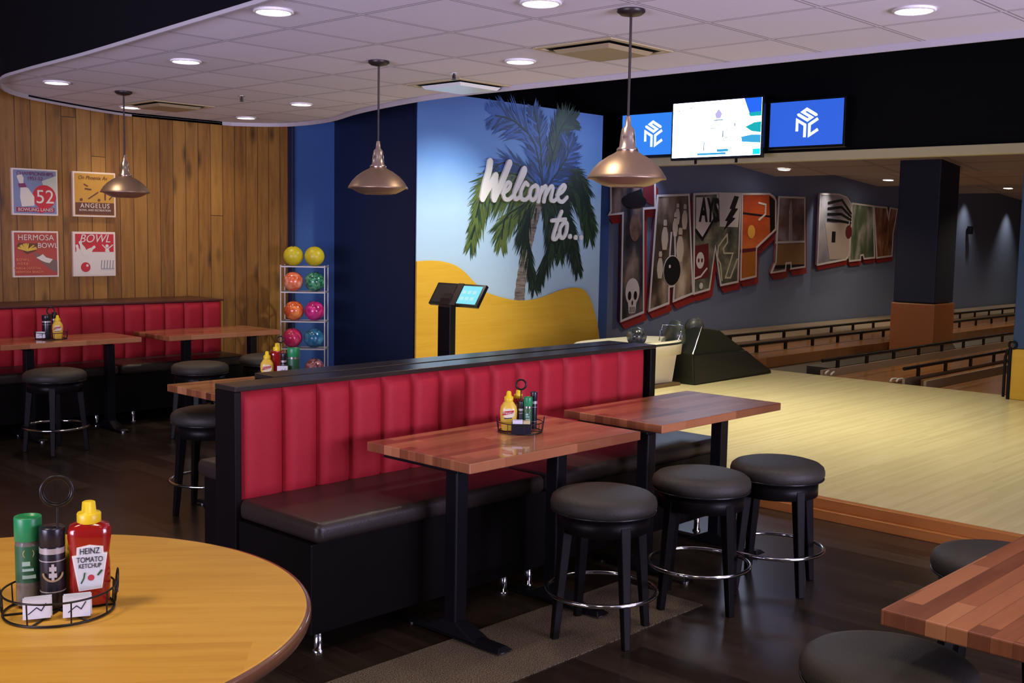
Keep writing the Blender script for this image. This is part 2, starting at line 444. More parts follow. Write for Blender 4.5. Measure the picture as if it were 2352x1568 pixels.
        if bevel:
            md = o.modifiers.new('bevel', 'BEVEL'); md.width = bevel; md.segments = seg; md.limit_method = 'ANGLE'; md.angle_limit = math.radians(40)
        return o

def smooth_pts(pts, n=6):
    """Catmull-Rom through the points"""
    out = []
    P = [pts[0]] + list(pts) + [pts[-1]]
    for i in range(1, len(P) - 2):
        for k in range(n):
            t = k / n
            out.append(tuple(0.5 * ((2 * P[i][d]) + (-P[i-1][d] + P[i+1][d]) * t + (2*P[i-1][d] - 5*P[i][d] + 4*P[i+1][d] - P[i+2][d]) * t*t + (-P[i-1][d] + 3*P[i][d] - 3*P[i+1][d] + P[i+2][d]) * t**3) for d in range(len(pts[0]))))
    out.append(tuple(pts[-1]))
    return out

def tag(o, label=None, cat=None, group=None, kind=None):
    if label: o['label'] = label
    if cat: o['category'] = cat
    if group: o['group'] = group
    if kind: o['kind'] = kind
    return o
def thing(name, label, cat, loc=(0, 0, 0), rz=0.0, group=None):
    o = bpy.data.objects.new(name, None); COL.objects.link(o)
    o.empty_display_size = 0.1
    o.location = loc; o.rotation_euler = (0, 0, rz)
    return tag(o, label, cat, group)
def struct(name, mb, mats, label=None, bevel=0.0):
    o = mb.build(name, mats, None, bevel)
    o['kind'] = 'structure'
    if label: o['label'] = label
    return o
def dup(o, parent=None):
    c = o.copy(); COL.objects.link(c); c.parent = parent
    for ch in list(o.children):
        dup(ch, c)
    return c
def text(s, size, m, parent, loc=(0, 0, 0), name='lettering', sx=1.0, depth=0.001, shear=0.0, spacing=1.0, bold=0.0, align='CENTER', rot=(PI / 2, 0, 0)):
    cu = bpy.data.curves.new(name, 'FONT'); cu.body = s; cu.size = size; cu.extrude = depth; cu.offset = bold
    cu.align_x = align; cu.align_y = 'CENTER'; cu.shear = shear; cu.space_character = spacing
    t = bpy.data.objects.new(name, cu); COL.objects.link(t)
    bpy.context.view_layer.update()
    me = bpy.data.meshes.new_from_object(t.evaluated_get(bpy.context.evaluated_depsgraph_get()))
    bpy.data.objects.remove(t)
    me.materials.clear(); me.materials.append(m)
    o = bpy.data.objects.new(name, me); COL.objects.link(o)
    o.parent = parent; o.location = loc; o.rotation_euler = rot; o.scale = (sx, 1, 1)
    return o

# outlines in metres on the mural and letter walls: (x, z)
WELCOME = [[(8.595, 2.445), (8.577, 2.345), (8.525, 2.212), (8.485, 2.052)], [(8.485, 2.052), (8.573, 2.17), (8.681, 2.301)], [(8.681, 2.301), (8.671, 2.174), (8.662, 2.052)], [(8.662, 2.052), (8.778, 2.234), (8.894, 2.449)]]
W_e1 = [[(8.797, 2.118), (8.885, 2.166), (8.916, 2.223), (8.867, 2.235), (8.809, 2.147), (8.828, 2.064), (8.896, 2.055), (8.969, 2.102)]]
W_l = [[(8.969, 2.102), (9.073, 2.247), (9.153, 2.375), (9.122, 2.402), (9.047, 2.269), (8.984, 2.137), (9.003, 2.062), (9.069, 2.089)]]
W_c = [[(9.199, 2.225), (9.153, 2.245), (9.092, 2.158), (9.097, 2.073), (9.17, 2.064), (9.236, 2.118)]]
W_o1 = [[(9.327, 2.224), (9.259, 2.193), (9.236, 2.106), (9.284, 2.06), (9.344, 2.11), (9.366, 2.197), (9.323, 2.227)]]
W_m = [[(9.428, 2.206), (9.38, 2.048)], [(9.396, 2.112), (9.466, 2.213), (9.505, 2.203), (9.474, 2.051)], [(9.495, 2.116), (9.574, 2.218), (9.621, 2.208), (9.593, 2.085), (9.643, 2.063), (9.699, 2.1)]]
W_e2 = [[(9.698, 2.133), (9.787, 2.174), (9.836, 2.231), (9.793, 2.247), (9.718, 2.171), (9.721, 2.083), (9.791, 2.058), (9.871, 2.112)]]
W_t = [[(9.785, 1.944), (9.709, 1.806), (9.646, 1.647), (9.693, 1.632), (9.757, 1.701)], [(9.622, 1.838), (9.725, 1.847), (9.852, 1.857)]]
W_o2 = [[(9.835, 1.821), (9.768, 1.76), (9.764, 1.671), (9.814, 1.642), (9.872, 1.702), (9.887, 1.804), (9.831, 1.823)]]
DOTS = [(9.945, 1.661), (10.048, 1.65), (10.151, 1.651)]
HILL = [(7.551, 1.384), (7.718, 1.392), (7.901, 1.382), (8.089, 1.34), (8.236, 1.265), (8.381, 1.155), (8.529, 1.058), (8.788, 0.985), (9.105, 0.936), (9.432, 0.956), (9.77, 1.032), (10.027, 1.062), (10.204, 1.032), (10.33, 0.924), (10.428, 0.737), (10.492, 0.575), (10.543, 0.36)]
TRUNK = [(9.119, 0.924), (9.142, 1.129), (9.193, 1.373), (9.273, 1.618), (9.361, 1.864), (9.477, 2.162)]
FRONDS = [[(9.477, 2.162), (9.079, 2.194), (8.6, 2.081), (8.346, 1.61)], [(9.477, 2.162), (9.155, 2.005), (8.877, 1.853), (8.814, 1.614)], [(9.477, 2.162), (9.264, 1.959), (9.2, 1.666), (9.36, 1.125)], [(9.477, 2.162), (9.598, 1.869), (9.622, 1.571), (9.433, 1.173)], [(9.477, 2.162), (9.823, 1.975), (9.989, 1.675), (10.12, 1.316)], [(9.477, 2.162), (9.97, 2.232), (10.257, 1.987), (10.323, 1.73)], [(9.477, 2.162), (9.808, 2.425), (10.123, 2.34), (10.255, 2.038)], [(9.477, 2.162), (9.65, 2.614), (9.792, 2.92), (9.982, 3.01)], [(9.477, 2.162), (9.427, 2.599), (9.384, 2.839), (9.305, 3.049)], [(9.477, 2.162), (9.315, 2.689), (8.99, 2.903), (8.681, 2.946)], [(9.477, 2.162), (9.072, 2.433), (8.727, 2.414), (8.5, 2.124)], [(9.477, 2.162), (9.74, 2.172), (9.826, 1.874), (9.801, 1.471)], [(9.477, 2.162), (9.696, 2.369), (9.88, 2.579), (9.89, 2.729)], [(9.477, 2.162), (9.005, 2.334), (8.596, 2.267), (8.407, 1.843)]]
LET = {'T': [(12.391, 2.452), (13.427, 2.501), (13.455, 2.099), (13.167, 2.076), (13.239, 0.56), (12.706, 0.451), (12.685, 1.999), (12.366, 1.97), (12.409, 2.02)], 'A': [(13.513, 2.277), (14.31, 2.322), (14.506, 0.807), (13.991, 0.699), (13.999, 0.935), (13.862, 0.923), (13.868, 0.673), (13.379, 0.577)], 'M': [(14.457, 2.335), (15.094, 2.374), (15.15, 1.935), (15.151, 2.373), (15.781, 2.392), (15.789, 0.962), (15.288, 0.915), (15.09, 1.531), (14.961, 0.859), (14.534, 0.799)], 'P': [(15.827, 2.391), (16.669, 2.423), (16.835, 2.373), (16.889, 2.308), (16.926, 1.835), (16.321, 1.519), (16.34, 1.043), (15.878, 0.993)], 'A2': [(16.999, 2.383), (17.871, 2.401), (17.975, 1.187), (17.487, 1.157), (17.478, 1.261), (17.307, 1.254), (17.301, 1.129), (16.842, 1.095), (16.97, 1.273)], 'B': [(18.421, 2.49), (19.108, 2.507), (19.433, 2.46), (19.596, 2.356), (19.619, 2.229), (19.559, 1.922), (19.619, 1.684), (19.613, 1.377), (19.511, 1.309), (18.429, 1.215)], 'A3': [(19.654, 2.358), (20.532, 2.333), (20.698, 1.339), (20.254, 1.319), (20.208, 1.393), (20.096, 1.384), (20.105, 1.297), (19.66, 1.277)], 'Y': [(20.579, 2.329), (21.128, 2.32), (21.235, 2.094), (21.291, 2.32), (21.603, 2.301), (21.473, 1.809), (21.461, 1.372), (20.797, 1.335)]}
AYS = [(14.589, 2.186), (15.176, 1.983)]
BALLC = [(13.927, 1.164), (14.137, 1.162), (13.939, 0.944)]
BOLT = [(15.59, 2.353), (15.725, 2.342), (15.618, 2.154), (15.708, 2.148), (15.554, 2.007), (15.644, 1.993), (15.318, 1.795), (15.411, 1.94), (15.337, 1.947), (15.515, 2.135), (15.456, 2.141)]
SKULL = [(12.96, 0.849), (13.141, 0.844), (12.971, 0.615)]
FLAG = [(14.518, 1.537), (14.888, 1.585), (14.935, 1.049), (14.535, 1.009)]
BULL = [[(15.419, 1.733), (15.176, 1.539), (15.152, 1.364), (15.252, 1.252), (15.312, 0.995)], [(15.419, 1.733), (15.433, 1.604), (15.317, 1.5), (15.342, 1.428), (15.607, 1.428), (15.412, 1.034), (15.56, 1.031), (15.743, 1.33)]]
SUN = [(16.146, 1.782), (16.27, 1.784), (16.153, 1.675)]
PWATER = [(15.934, 1.51), (16.322, 1.511), (16.34, 1.043), (15.923, 1.001)]
PDARK = [(16.671, 2.393), (16.855, 2.324), (16.892, 1.852), (16.751, 1.765)]
TOWER = [(17.356, 2.117), (17.442, 2.119), (17.5, 1.618), (17.38, 1.617)]
TFLOOR = [(16.946, 1.58), (17.939, 1.603), (17.954, 1.231), (16.924, 1.222)]
CATCHER = [(14.514, 2.291), (14.872, 2.304), (15.007, 1.948), (14.717, 1.647), (14.53, 1.784)]
SHIP = [(18.638, 1.973), (19.588, 1.991), (19.618, 1.325), (18.871, 1.312)]
STRIPES = [(18.632, 2.038), (19.585, 2.025)]
PINS = [(13.607, 1.652), (13.75, 1.832), (14.013, 1.746), (14.251, 1.26), (13.602, 1.265), (14.052, 1.988), (14.175, 2.128), (13.718, 1.966), (13.597, 1.859)]

# ---------------------------------------------------------------- the setting
struct('floor', MB().box(-4, 6.1, -5, 9.95, -0.05, 0.0).box(6.1, 12, 6.9, 9.95, -0.05, 0.0), FLOORWOOD)
# pale speckled strip: patches of light painted on the floor before the booth bench
struct('trim_1', MB().box(0.6, 4.22, 2.76, 3.24, 0.0, 0.004), LIGHTSTRIP)
struct('wall_left', MB().box(-4, 7.02, 9.95, 10.10, 0, 3.7), WALLWOOD)
struct('wall_left_blue', MB().box(7.02, 12.42, 9.90, 10.10, 0, 3.7), BLUEW)
struct('trim_2', MB().box(7.00, 7.04, 9.87, 9.95, 0, 3.0), NAVY, bevel=0.004)
# mural pillar: its left side is painted navy
struct('wall_pillar', MB().box(7.58, 10.53, 8.575, 9.90, 0, 3.10).box(7.57, 10.54, 8.56, 8.575, 0, 3.11), [NAVY])
struct('wall_lanes', MB().box(12.42, 36, 9.95, 10.10, 0, 3.7), GREYBLUE)
struct('wall_far', MB().box(36, 36.2, -4, 10.1, 0, 3.7), VOID)
struct('ceiling_black', MB().box(-4, 12, -5, 10.1, 3.70, 3.75), VOID)
struct('wall_upper', MB().box(7.02, 12.2, 9.88, 9.90, 2.86, 3.7), VOID)
struct('wall_bulkhead', MB().box(11.2, 11.3, -5, 9.95, 2.633, 3.7), VOID)
# cream beam under the bulkhead
struct('trim_3', MB().box(11.17, 11.32, -5, 9.95, 2.536, 2.633), mat('cream_tile_edge', (0.52, 0.46, 0.30), 0.7), bevel=0.004)
for i, (x0, z0, x1, z1) in enumerate(((11.3, 3.27, 16.98, 2.73), (16.98, 3.02, 20.84, 2.73), (20.84, 3.02, 24.7, 2.73), (24.7, 3.02, 28.6, 2.73), (28.6, 3.02, 36, 2.6))):
    b = MB()
    b.add([(x0, -5, z0), (x1, -5, z1), (x1, 9.95, z1), (x0, 9.95, z0), (x0, -5, z0 + 0.03), (x1, -5, z1 + 0.03), (x1, 9.95, z1 + 0.03), (x0, 9.95, z0 + 0.03)],
          [(0, 1, 2, 3), (7, 6, 5, 4), (0, 4, 5, 1), (1, 5, 6, 2), (2, 6, 7, 3), (3, 7, 4, 0)])
    b.box(x1 - 0.02, x1 + 0.0, -5, 9.95, z1, 3.05)
    struct('ceiling_lanes', b, LANETILE)

# the round-cornered tile ceiling hung over the dining area
CLOUD = [(2.60, -5.0), (2.62, 0.0), (2.72, 2.4), (2.943, 4.417), (3.03, 5.30), (3.155, 6.563), (3.224, 7.587), (3.318, 8.2), (3.686, 8.95), (4.265, 9.39), (5.154, 9.80), (5.903, 9.90), (6.38, 9.65), (6.607, 9.247), (6.534, 8.588), (6.208, 7.728), (5.93, 6.637), (5.87, 5.93), (5.87, 4.772), (5.87, 4.095), (5.87, 2.074), (5.87, -5.0)]
CL = smooth_pts(CLOUD[3:18], 5)
CL = [(x * 1.0147, min(y * 1.0147, 9.93) if y > 0 else y) for x, y in CLOUD[:3] + CL + CLOUD[18:]]
b = MB()
n = len(CL)
inn = []
sgn_ = 1 if sum(CL[i - 1][0] * CL[i][1] - CL[i][0] * CL[i - 1][1] for i in range(n)) > 0 else -1
for i, p in enumerate(CL):
    a = CL[i - 1]; c = CL[(i + 1) % n]
    t = Vector((c[0] - a[0], c[1] - a[1])); t.normalize()
    nn = Vector((-t.y, t.x))
    nn *= sgn_
    if abs(p[1]) >= 5: nn = Vector((1 if p[0] < 4 else -1, 0))
    inn.append((p[0] + nn.x * 0.014, p[1] + nn.y * 0.014))
vs = [(x, y, z) for z in (2.715, 2.735) for (x, y) in CL] + [(x, y, z) for z in (2.715, 2.760) for (x, y) in inn]
fs = []
for i in range(n):
    j = (i + 1) % n
    fs += [(i, j, n + j, n + i), (2*n + i, 2*n + j, j, i), (2*n + j, 2*n + i, 3*n + i, 3*n + j)]
b.add(vs, fs)
struct('ceiling', MB().zprism([((a[0] + c[0]) / 2, (a[1] + c[1]) / 2) for a, c in zip(CL, inn)], 2.75, 2.78), TILE)
TRIMW = mat('off_white_metal_edge', (0.48, 0.45, 0.47), 0.5)
o = struct('trim_4', b, TRIMW)
# black drop above the rim
bb = MB()
vs = [(x, y, z) for z in (2.736, 3.7) for (x, y) in CL]
bb.add(vs, [(i, (i + 1) % n, n + (i + 1) % n, n + i) for i in range(n)])
struct('wall_soffit', bb, VOID)

# raised bowling approach with its two-board riser
struct('floor_approach', MB().box(6.16, 11.7, -5, 6.9, 0.0, 0.12).box(6.16, 11.7, 6.9, 8.55, 0, 0.12).box(10.54, 11.7, 8.5, 9.95, 0, 0.12), MAPLE)
struct('trim_5', MB().box(6.06, 6.16, -5, 8.0, 0.0, 0.058).box(6.10, 6.16, -5, 8.0, 0.058, 0.119), RISERWOOD, bevel=0.003)
struct('floor_lanes', MB().box(11.7, 36, -5, 9.95, -0.05, 0.04), mat('lane_bed', (0.05, 0.03, 0.02), 0.6))

# pillar standing between the lanes: padded dark blue above a laminate base
t = thing('pillar', 'square dark navy pillar with an orange wood base standing between the bowling lanes', 'pillar', (16.13, 6.9, 0.04))
MB().box(-0.34, 0.34, -0.31, 0.31, 0.74, 2.85).build('blue_cladding', mat('dark_navy_cladding', (0.005, 0.012, 0.034), 0.6), t, 0.02)
MB().box(-0.36, 0.36, -0.33, 0.33, 0.0, 0.735).build('wood_base', BROWNPANEL, t, 0.015)
t = thing('pillar', 'blue pillar with yellow wood base at the right end of the approach', 'pillar', (11.86, 3.50, 0.12))
MB().box(-0.42, 0.42, -0.46, 0.46, 0.51, 2.50).build('blue_cladding', mat('blue_cladding', (0.030, 0.08, 0.19), 0.6), t, 0.01)
MB().box(-0.43, 0.43, -0.47, 0.47, 0.0, 0.508).build('wood_base', PLY, t, 0.01)

# ---------------------------------------------------------------- ceiling things
def downlight(x, y, z, label, group, power=14, r=0.083, tilt=0.0, color=WARM, angle=130, aim=None, e=14):
    t = thing('recessed_light', label, 'ceiling light', (x, y, z), 0, group)
    MB().lathe([(r + 0.012, 0.0), (r + 0.016, -0.008), (r + 0.004, -0.014), (r - 0.002, -0.006), (r - 0.002, 0.0)], (0, 0, 0), 36).build('trim_ring', WHITE, t)
    MB().lathe([(1e-5, -0.012), (r * 0.6, -0.011), (r * 0.95, -0.006), (r, 0.0)], (0, 0, 0), 36).build('lens', emit('led_lens', (1.0, 0.93, 0.82), e), t)
    t.rotation_euler = (0, tilt, 0)
    spot((x, y, z - 0.03), aim or (x, y, 0), power, color, angle, 0.9, 0.07)
    return t
DL = [((3.235, 4.713), 'round ceiling light near the black ceiling edge, larger of the two at the upper left'),
      ((3.826, 6.548), 'round ceiling light in the tiles between the dark edge and the long pendant'),
      ((3.78, 8.312), 'round ceiling light closest to the curved left tip of the tile ceiling'),
      ((4.966, 9.45), 'round ceiling light seen behind the rod of the pendant by the posters'),
      ((5.726, 7.937), 'round ceiling light above the ball rack, right one of the far pair'),
      ((6.10, 9.35), 'round ceiling light close to the far curved edge, left one of the far pair'),
      ((3.902, 3.548), 'round ceiling light cut by the top edge of the photo'),
      ((5.125, 4.822), 'round ceiling light beside the air vent above the welcome wall'),
      ((5.108, 2.30), 'round ceiling light at the right near the straight ceiling edge')]
for (x, y), lab in DL:
    downlight(x, y, 2.75, lab, 'round lights in the dining ceiling', power={9.45: 26, 9.35: 26, 8.312: 30}.get(y, 32))
for x, y in ((4.1, 0.9), (5.2, -0.4)):
    spot((x, y, 2.70), (x, y, 0), 30, WARM, 130, 0.9, 0.07)
LL = [((16.22, 9.35), 2.80, 'small round light in the first sloping ceiling bay beside the letter wall'),
      ((16.2, 6.73), 2.804, 'small round light in the sloping lane ceiling just above the navy pillar'),
      ((19.89, 9.29), 2.803, 'small round light in the second ceiling bay left of the navy pillar'),
      ((23.8, 8.52), 2.802, 'small round light in the far ceiling bay right of the navy pillar')]
for (x, y), z, lab in LL:
    downlight(x, y, z - 0.004, lab, 'round lights over the bowling lanes', power=30, r=0.095, tilt=math.atan(0.085), e=9)
for x, z in ((13.2, 3.05), (18.6, 2.86), (25.2, 2.9), (27.8, 2.75), (31, 2.8)):
    spot((x, 9.62, z - 0.05), (x, 9.80, 0), 70 if x < 14 else 60, (0.62, 0.66, 1.0) if x < 14 else (1.0, 0.93, 0.85), 100 if x < 14 else 80, 1.0, 0.05, 'wall_wash_light')
for x, y in ((13.2, 5.2), (17.5, 5.5), (22, 6.4), (27, 7.0), (14.2, 8.2), (19.5, 8.0)):
    spot((x, y, 2.6), (x, y, 0), 95, WARM, 150, 0.9, 0.05, 'lane_fill_light')  # unseen lamps added as broad fill over the lanes and letter wall

def pendant(x, y, label):
    t = thing('pendant_lamp', label, 'pendant lamp', (x, y, 2.75), 0, 'metal dome pendants over the tables')
    MB().lathe([(0.066, 0), (0.068, -0.012), (0.05, -0.026), (0.012, -0.034)], (0, 0, 0), 32).build('ceiling_canopy', BRONZE, t)
    MB().cyl((0, 0, 0), 0.0065, -0.55, -0.02, 12).build('rod', BRONZE, t)
    MB().lathe([(0.012, -0.50), (0.016, -0.545), (0.030, -0.560), (0.036, -0.60), (0.040, -0.645), (0.052, -0.655), (0.052, -0.668), (0.030, -0.672)], (0, 0, 0), 28).build('socket_cap', mat('brushed_nickel', (0.62, 0.50, 0.40), 0.25, metal=0.95), t)
    MB().lathe([(0.044, -0.662), (0.062, -0.675), (0.095, -0.692), (0.135, -0.720), (0.165, -0.752), (0.183, -0.780), (0.190, -0.792), (0.190, -0.799), (0.183, -0.799), (0.160, -0.765), (0.10, -0.715), (0.05, -0.69)], (0, 0, 0), 48).build('dome_shade', PEWTER, t)
    MB().lathe([(0.176, -0.796), (0.150, -0.812), (0.118, -0.828), (0.085, -0.836), (0.080, -0.826), (0.11, -0.80)], (0, 0, 0), 48).build('lower_reflector', PEWTER, t)
    return t
pendant(4.374, 8.433, 'small bronze dome pendant lamp hanging in front of the yellow poster')
pendant(4.598, 5.552, 'bronze dome pendant lamp hanging in front of the dark navy recess')
pendant(4.304, 3.331, 'largest bronze dome pendant lamp, hanging before the left blue screen')

def vent(x, y, label, plate):
    t = thing('air_vent', label, 'air vent', (x, y, 2.75), 0, 'square air diffusers in the tile ceiling')
    s = 0.29
    fr = MB()
    for a, c in ((s, s - 0.035),):
        for q in ((-a, a, -a, -c), (-a, a, c, a), (-a, -c, -c, c), (c, a, -c, c)): fr.box(q[0], q[1], q[2], q[3], -0.010, 0.0)
    fr.build('frame', mat('vent_frame', (0.46, 0.38, 0.22), 0.5), t, 0.003)
    MB().box(-s + 0.035, s - 0.035, -s + 0.035, s - 0.035, -0.003, -0.001).build('dark_gap', VOID, t)
    q = s - 0.085
    MB().hull8([(-q + .02, -q + .02, -0.034), (q - .02, -q + .02, -0.034), (q - .02, q - .02, -0.034), (-q + .02, q - .02, -0.034)],
               [(-q, -q, -0.012), (q, -q, -0.012), (q, q, -0.012), (-q, q, -0.012)]).build('center_plate', plate, t)
TANP = mat('tan_plate', (0.34, 0.27, 0.15), 0.55)
vent(5.104, 4.146, 'square air vent with tan plate beside the largest pendant', TANP)
vent(5.716, 5.966, 'square air vent with brightly lit plate above the welcome wall', mat('lit_plate', (0.75, 0.80, 0.78), 0.25))  # lighter plate colour paints in the light it reflects
vent(5.104, 9.04, 'square air vent with tan plate near the plank wall', TANP)
for x, y, lab in ((5.256, 5.556, 'small sprinkler head above the brightly lit air vent'), (5.105, 7.886, 'small sprinkler head in the tiles above the plank wall')):
    t = thing('sprinkler_head', lab, 'sprinkler', (x, y, 2.75), 0, 'ceiling sprinklers')
    MB().cyl((0, 0, 0), 0.028, -0.004, 0.0, 20).build('escutcheon', STEEL, t)
    MB().cyl((0, 0, 0), 0.007, -0.035, -0.004, 10).tube([(-0.014, 0, -0.012), (-0.012, 0, -0.034), (0, 0, -0.042), (0.012, 0, -0.034), (0.014, 0, -0.012)], 0.0025, 6).cyl((0, 0, 0), 0.018, -0.045, -0.042, 16).build('nozzle', WIRE, t)

# ---------------------------------------------------------------- screens on the bulkhead
SCR_BLUE = emit('blue_screen', (0.025, 0.14, 0.86), 0.85)
SCR_BLUE2 = emit('brighter_blue_screen', (0.03, 0.24, 0.95), 0.95)
SCR_WHITE = emit('white_screen_logo', (0.90, 0.97, 1.0), 1.3)
BEZEL = mat('gloss_black_bezel', (0.006, 0.006, 0.008), 0.25)
def snc(b, y0, y1, s=1.0, cx=0.0, cz=0.0):
    """cube mark made of S on top, N at the left and C at the right"""
    def iso(face, u, v):
        c30, s30 = 0.866, 0.5
        if face == 'T': x = (u - v) * c30; z = (u + v) * s30
        elif face == 'L': x = (u - 1) * c30; z = -(u - 1) * -s30 * 1.0 - 0.0; x = -c30 + u * c30; z = s30 - u * s30 - (1 - v)
        else: x = u * c30; z = u * s30 - (1 - v)
        return (cx + x * s, cz + z * s)
    w = 0.20 * s
    g = 0.09
    # top face, u to the right-back, v to the left-back
    S = [(0.97, 0.13), (0.13, 0.13), (0.13, 0.50), (0.90, 0.50), (0.90, 0.88), (0.10, 0.88)]
    S = [(0.20, 1.02), (0.20, 0.20), (0.55, 0.20), (0.55, 0.98), (0.90, 0.98), (0.90, 0.14)]
    b.ribbon([iso('T', u, v) for u, v in S], w * 1.05, y0, y1, 0, cap=False)
    for (u, v) in S: p = iso('T', u, v); b.disc(p[0], p[1], w * 0.52, y0, y1, 0, 6, 1.0, 0.8)
    N = [(0.10, 0.02), (0.10, 0.78), (0.80, 0.78), (0.80, -0.06)]
    b.ribbon([iso('L', u, v) for u, v in N], w, y0, y1, 0, cap=False)
    for u, v in N[1:3]: p = iso('L', u, v); b.disc(p[0], p[1], w * 0.5, y0, y1, 0, 8)
    C = [(0.92, 0.80), (0.20, 0.80), (0.20, 0.06), (0.95, 0.06)]
    b.ribbon([iso('R', u, v) for u, v in C], w, y0, y1, 0, cap=False)
    for u, v in C[1:3]: p = iso('R', u, v); b.disc(p[0], p[1], w * 0.5, y0, y1, 0, 8)
    return b
def screen(yc, zc, w, h, x, label, kind):
    t = thing('television', label, 'television', (x, yc, zc), -PI / 2)
    MB().box(-w / 2 - 0.022, w / 2 + 0.022, 0, 0.05, -h / 2 - 0.03, h / 2 + 0.022).build('bezel', BEZEL, t, 0.006)
    MB().box(-0.12, 0.12, 0.05, 11.2 - x, -0.12, 0.12).build('wall_bracket', BLKMETAL, t)
    if kind != 'tv':
        MB().box(-w / 2, w / 2, -0.003, 0.0, -h / 2, h / 2).build('display', SCR_BLUE if kind == 'right' else SCR_BLUE2, t)
        snc(MB(), -0.006, -0.003, 0.155, 0.02 if kind == 'right' else 0.045, 0.0).build('cube_logo', SCR_WHITE, t)
    else:
        b = MB().box(-w / 2, w / 2, -0.003, 0.0, -h / 2, h / 2)
        b.build('display', emit('bright_screen', (0.60, 0.72, 1.0), 9.0), t)
        p = MB()
        Wd, Hd = w / 2, h / 2
        p.prism([(Wd * 0.62, Hd), (Wd, Hd), (Wd, Hd * 0.52), (Wd * 0.74, Hd * 0.48)], -0.005, -0.003, 0)
        p.prism([(Wd * 0.72, Hd * 0.48), (Wd, Hd * 0.52), (Wd, Hd * 0.36), (Wd * 0.76, Hd * 0.36)], -0.005, -0.003, 1)
        p.prism([(Wd * 0.66, 0.0), (Wd * 0.85, Hd * 0.14), (Wd, Hd * 0.16), (Wd, -Hd * 0.22), (Wd * 0.8, -Hd * 0.16)], -0.005, -0.003, 1)
        p.prism([(Wd * 0.58, -Hd * 0.34), (Wd * 0.8, -Hd * 0.28), (Wd, -Hd * 0.30), (Wd, -Hd * 0.58), (Wd * 0.6, -Hd * 0.52)], -0.005, -0.003, 2)
        p.rect(Wd * 0.84, Wd, -Hd * 0.98, -Hd * 0.78, -0.005, -0.003, 3)
        p.rect(-Wd * 0.4, Wd * 0.25, -Hd * 0.94, -Hd * 0.86, -0.005, -0.003, 2)
        p.rect(Wd * 0.05, Wd * 0.30, -Hd * 0.84, -Hd * 0.74, -0.0055, -0.003, 2)
        p.prism([(-Wd * 0.02, Hd * 0.52), (Wd * 0.06, Hd * 0.70), (Wd * 0.14, Hd * 0.52), (Wd * 0.10, Hd * 0.36), (Wd * 0.01, Hd * 0.36)], -0.005, -0.003, 4)
        for q in ((-0.25, -0.62, 0.01, 0.16), (-0.06, 0.02, 0.06, 0.012), (0.22, -0.06, 0.05, 0.012), (0.22, -0.34, 0.05, 0.014), (0.43, 0.10, 0.012, 0.06), (-0.88, 0.72, 0.05, 0.012), (-0.55, 0.80, 0.05, 0.012), (-0.86, 0.62, 0.05, 0.01), (0.06, 0.30, 0.10, 0.02), (0.17, -0.2, 0.012, 0.12)):
            p.rect(Wd * (q[0] - q[2]), Wd * (q[0] + q[2]), Hd * (q[1] - q[3]), Hd * (q[1] + q[3]), -0.0055, -0.003, 5)
        p.build('picture', [emit('screen_deep_blue', (0.01, 0.12, 0.9), 1.2), emit('screen_teal', (0.0, 0.55, 0.62), 0.8), emit('screen_sky', (0.05, 0.45, 0.85), 0.9), emit('screen_cyan', (0.0, 0.85, 1.0), 1.0), emit('screen_lilac', (0.55, 0.5, 0.9), 1.0), emit('screen_grey', (0.22, 0.35, 0.5), 0.8)], t)
        for sx in (-0.27, 0.27):
            MB().box(sx - 0.012, sx + 0.012, 0.01, 0.03, -h / 2 - 0.075, -h / 2 - 0.03).build('hanger_foot', BLKMETAL, t)
    return t
screen(8.13, 2.897, 0.86, 0.49, 10.95, 'blue screen with a white cube logo, half behind the largest pendant', 'left')
screen(6.045, 2.912, 0.865, 0.475, 10.90, 'blue screen with a white cube logo on the black bulkhead, clear of the pendant', 'right')
screen(7.10, 2.898, 1.17, 0.62, 10.78, 'bright white television between the two blue logo screens', 'tv')

# ---------------------------------------------------------------- welcome wall
def shift(pts, x0, z0): return [(p[0] - x0, p[1] - z0) for p in pts]
t = thing('palm_mural', 'printed wall mural of a palm tree against a blue sky on the pillar', 'mural', (9.05, 8.545, 0.0))
X0, Z0 = 9.05, 0.0
b = MB(); b.box(7.575 - X0, 10.535 - X0, -0.012, 0.0, 0.02, 3.105)
b.build('sky_print', SKY, t)
tr = smooth_pts(shift(TRUNK, X0, Z0), 6)
b = MB()
n = len(tr)
lft = []; rgt = []
for i, (x, z) in enumerate(tr):
    w = 0.085 - 0.035 * i / n + 0.006 * math.sin(i * 2.2)
    lft.append((x - w, z)); rgt.append((x + w, z))
for i in range(n - 1):
    b.prism([lft[i], rgt[i], rgt[i + 1], lft[i + 1]], -0.016, -0.013)
b.build('palm_trunk', mottled('palm_bark', [(0.3, (0.08, 0.07, 0.055)), (0.5, (0.22, 0.19, 0.15)), (0.7, (0.36, 0.31, 0.25))], 14, (0.6, 1, 3)), t)
PG = [mat('palm_green_dark', (0.010, 0.022, 0.016), 0.5, var=0.4, vscale=3), mat('palm_green', (0.022, 0.055, 0.020), 0.5, var=0.4, vscale=3), mat('palm_olive', (0.10, 0.15, 0.035), 0.5, var=0.4, vscale=4), mat('palm_blue_haze', (0.04, 0.11, 0.40), 0.5, var=0.3, vscale=3), mat('palm_navy', (0.012, 0.035, 0.14), 0.5, var=0.3, vscale=3)]
rnd = random.Random(3)
STY = [2, 2, 0, 0, 0, 1, 0, 0, 4, 3, 4, 0, 4, 2]
LENS = [0.34, 0.30, 0.30, 0.28, 0.30, 0.34, 0.32, 0.24, 0.20, 0.30, 0.34, 0.28, 0.26, 0.34]
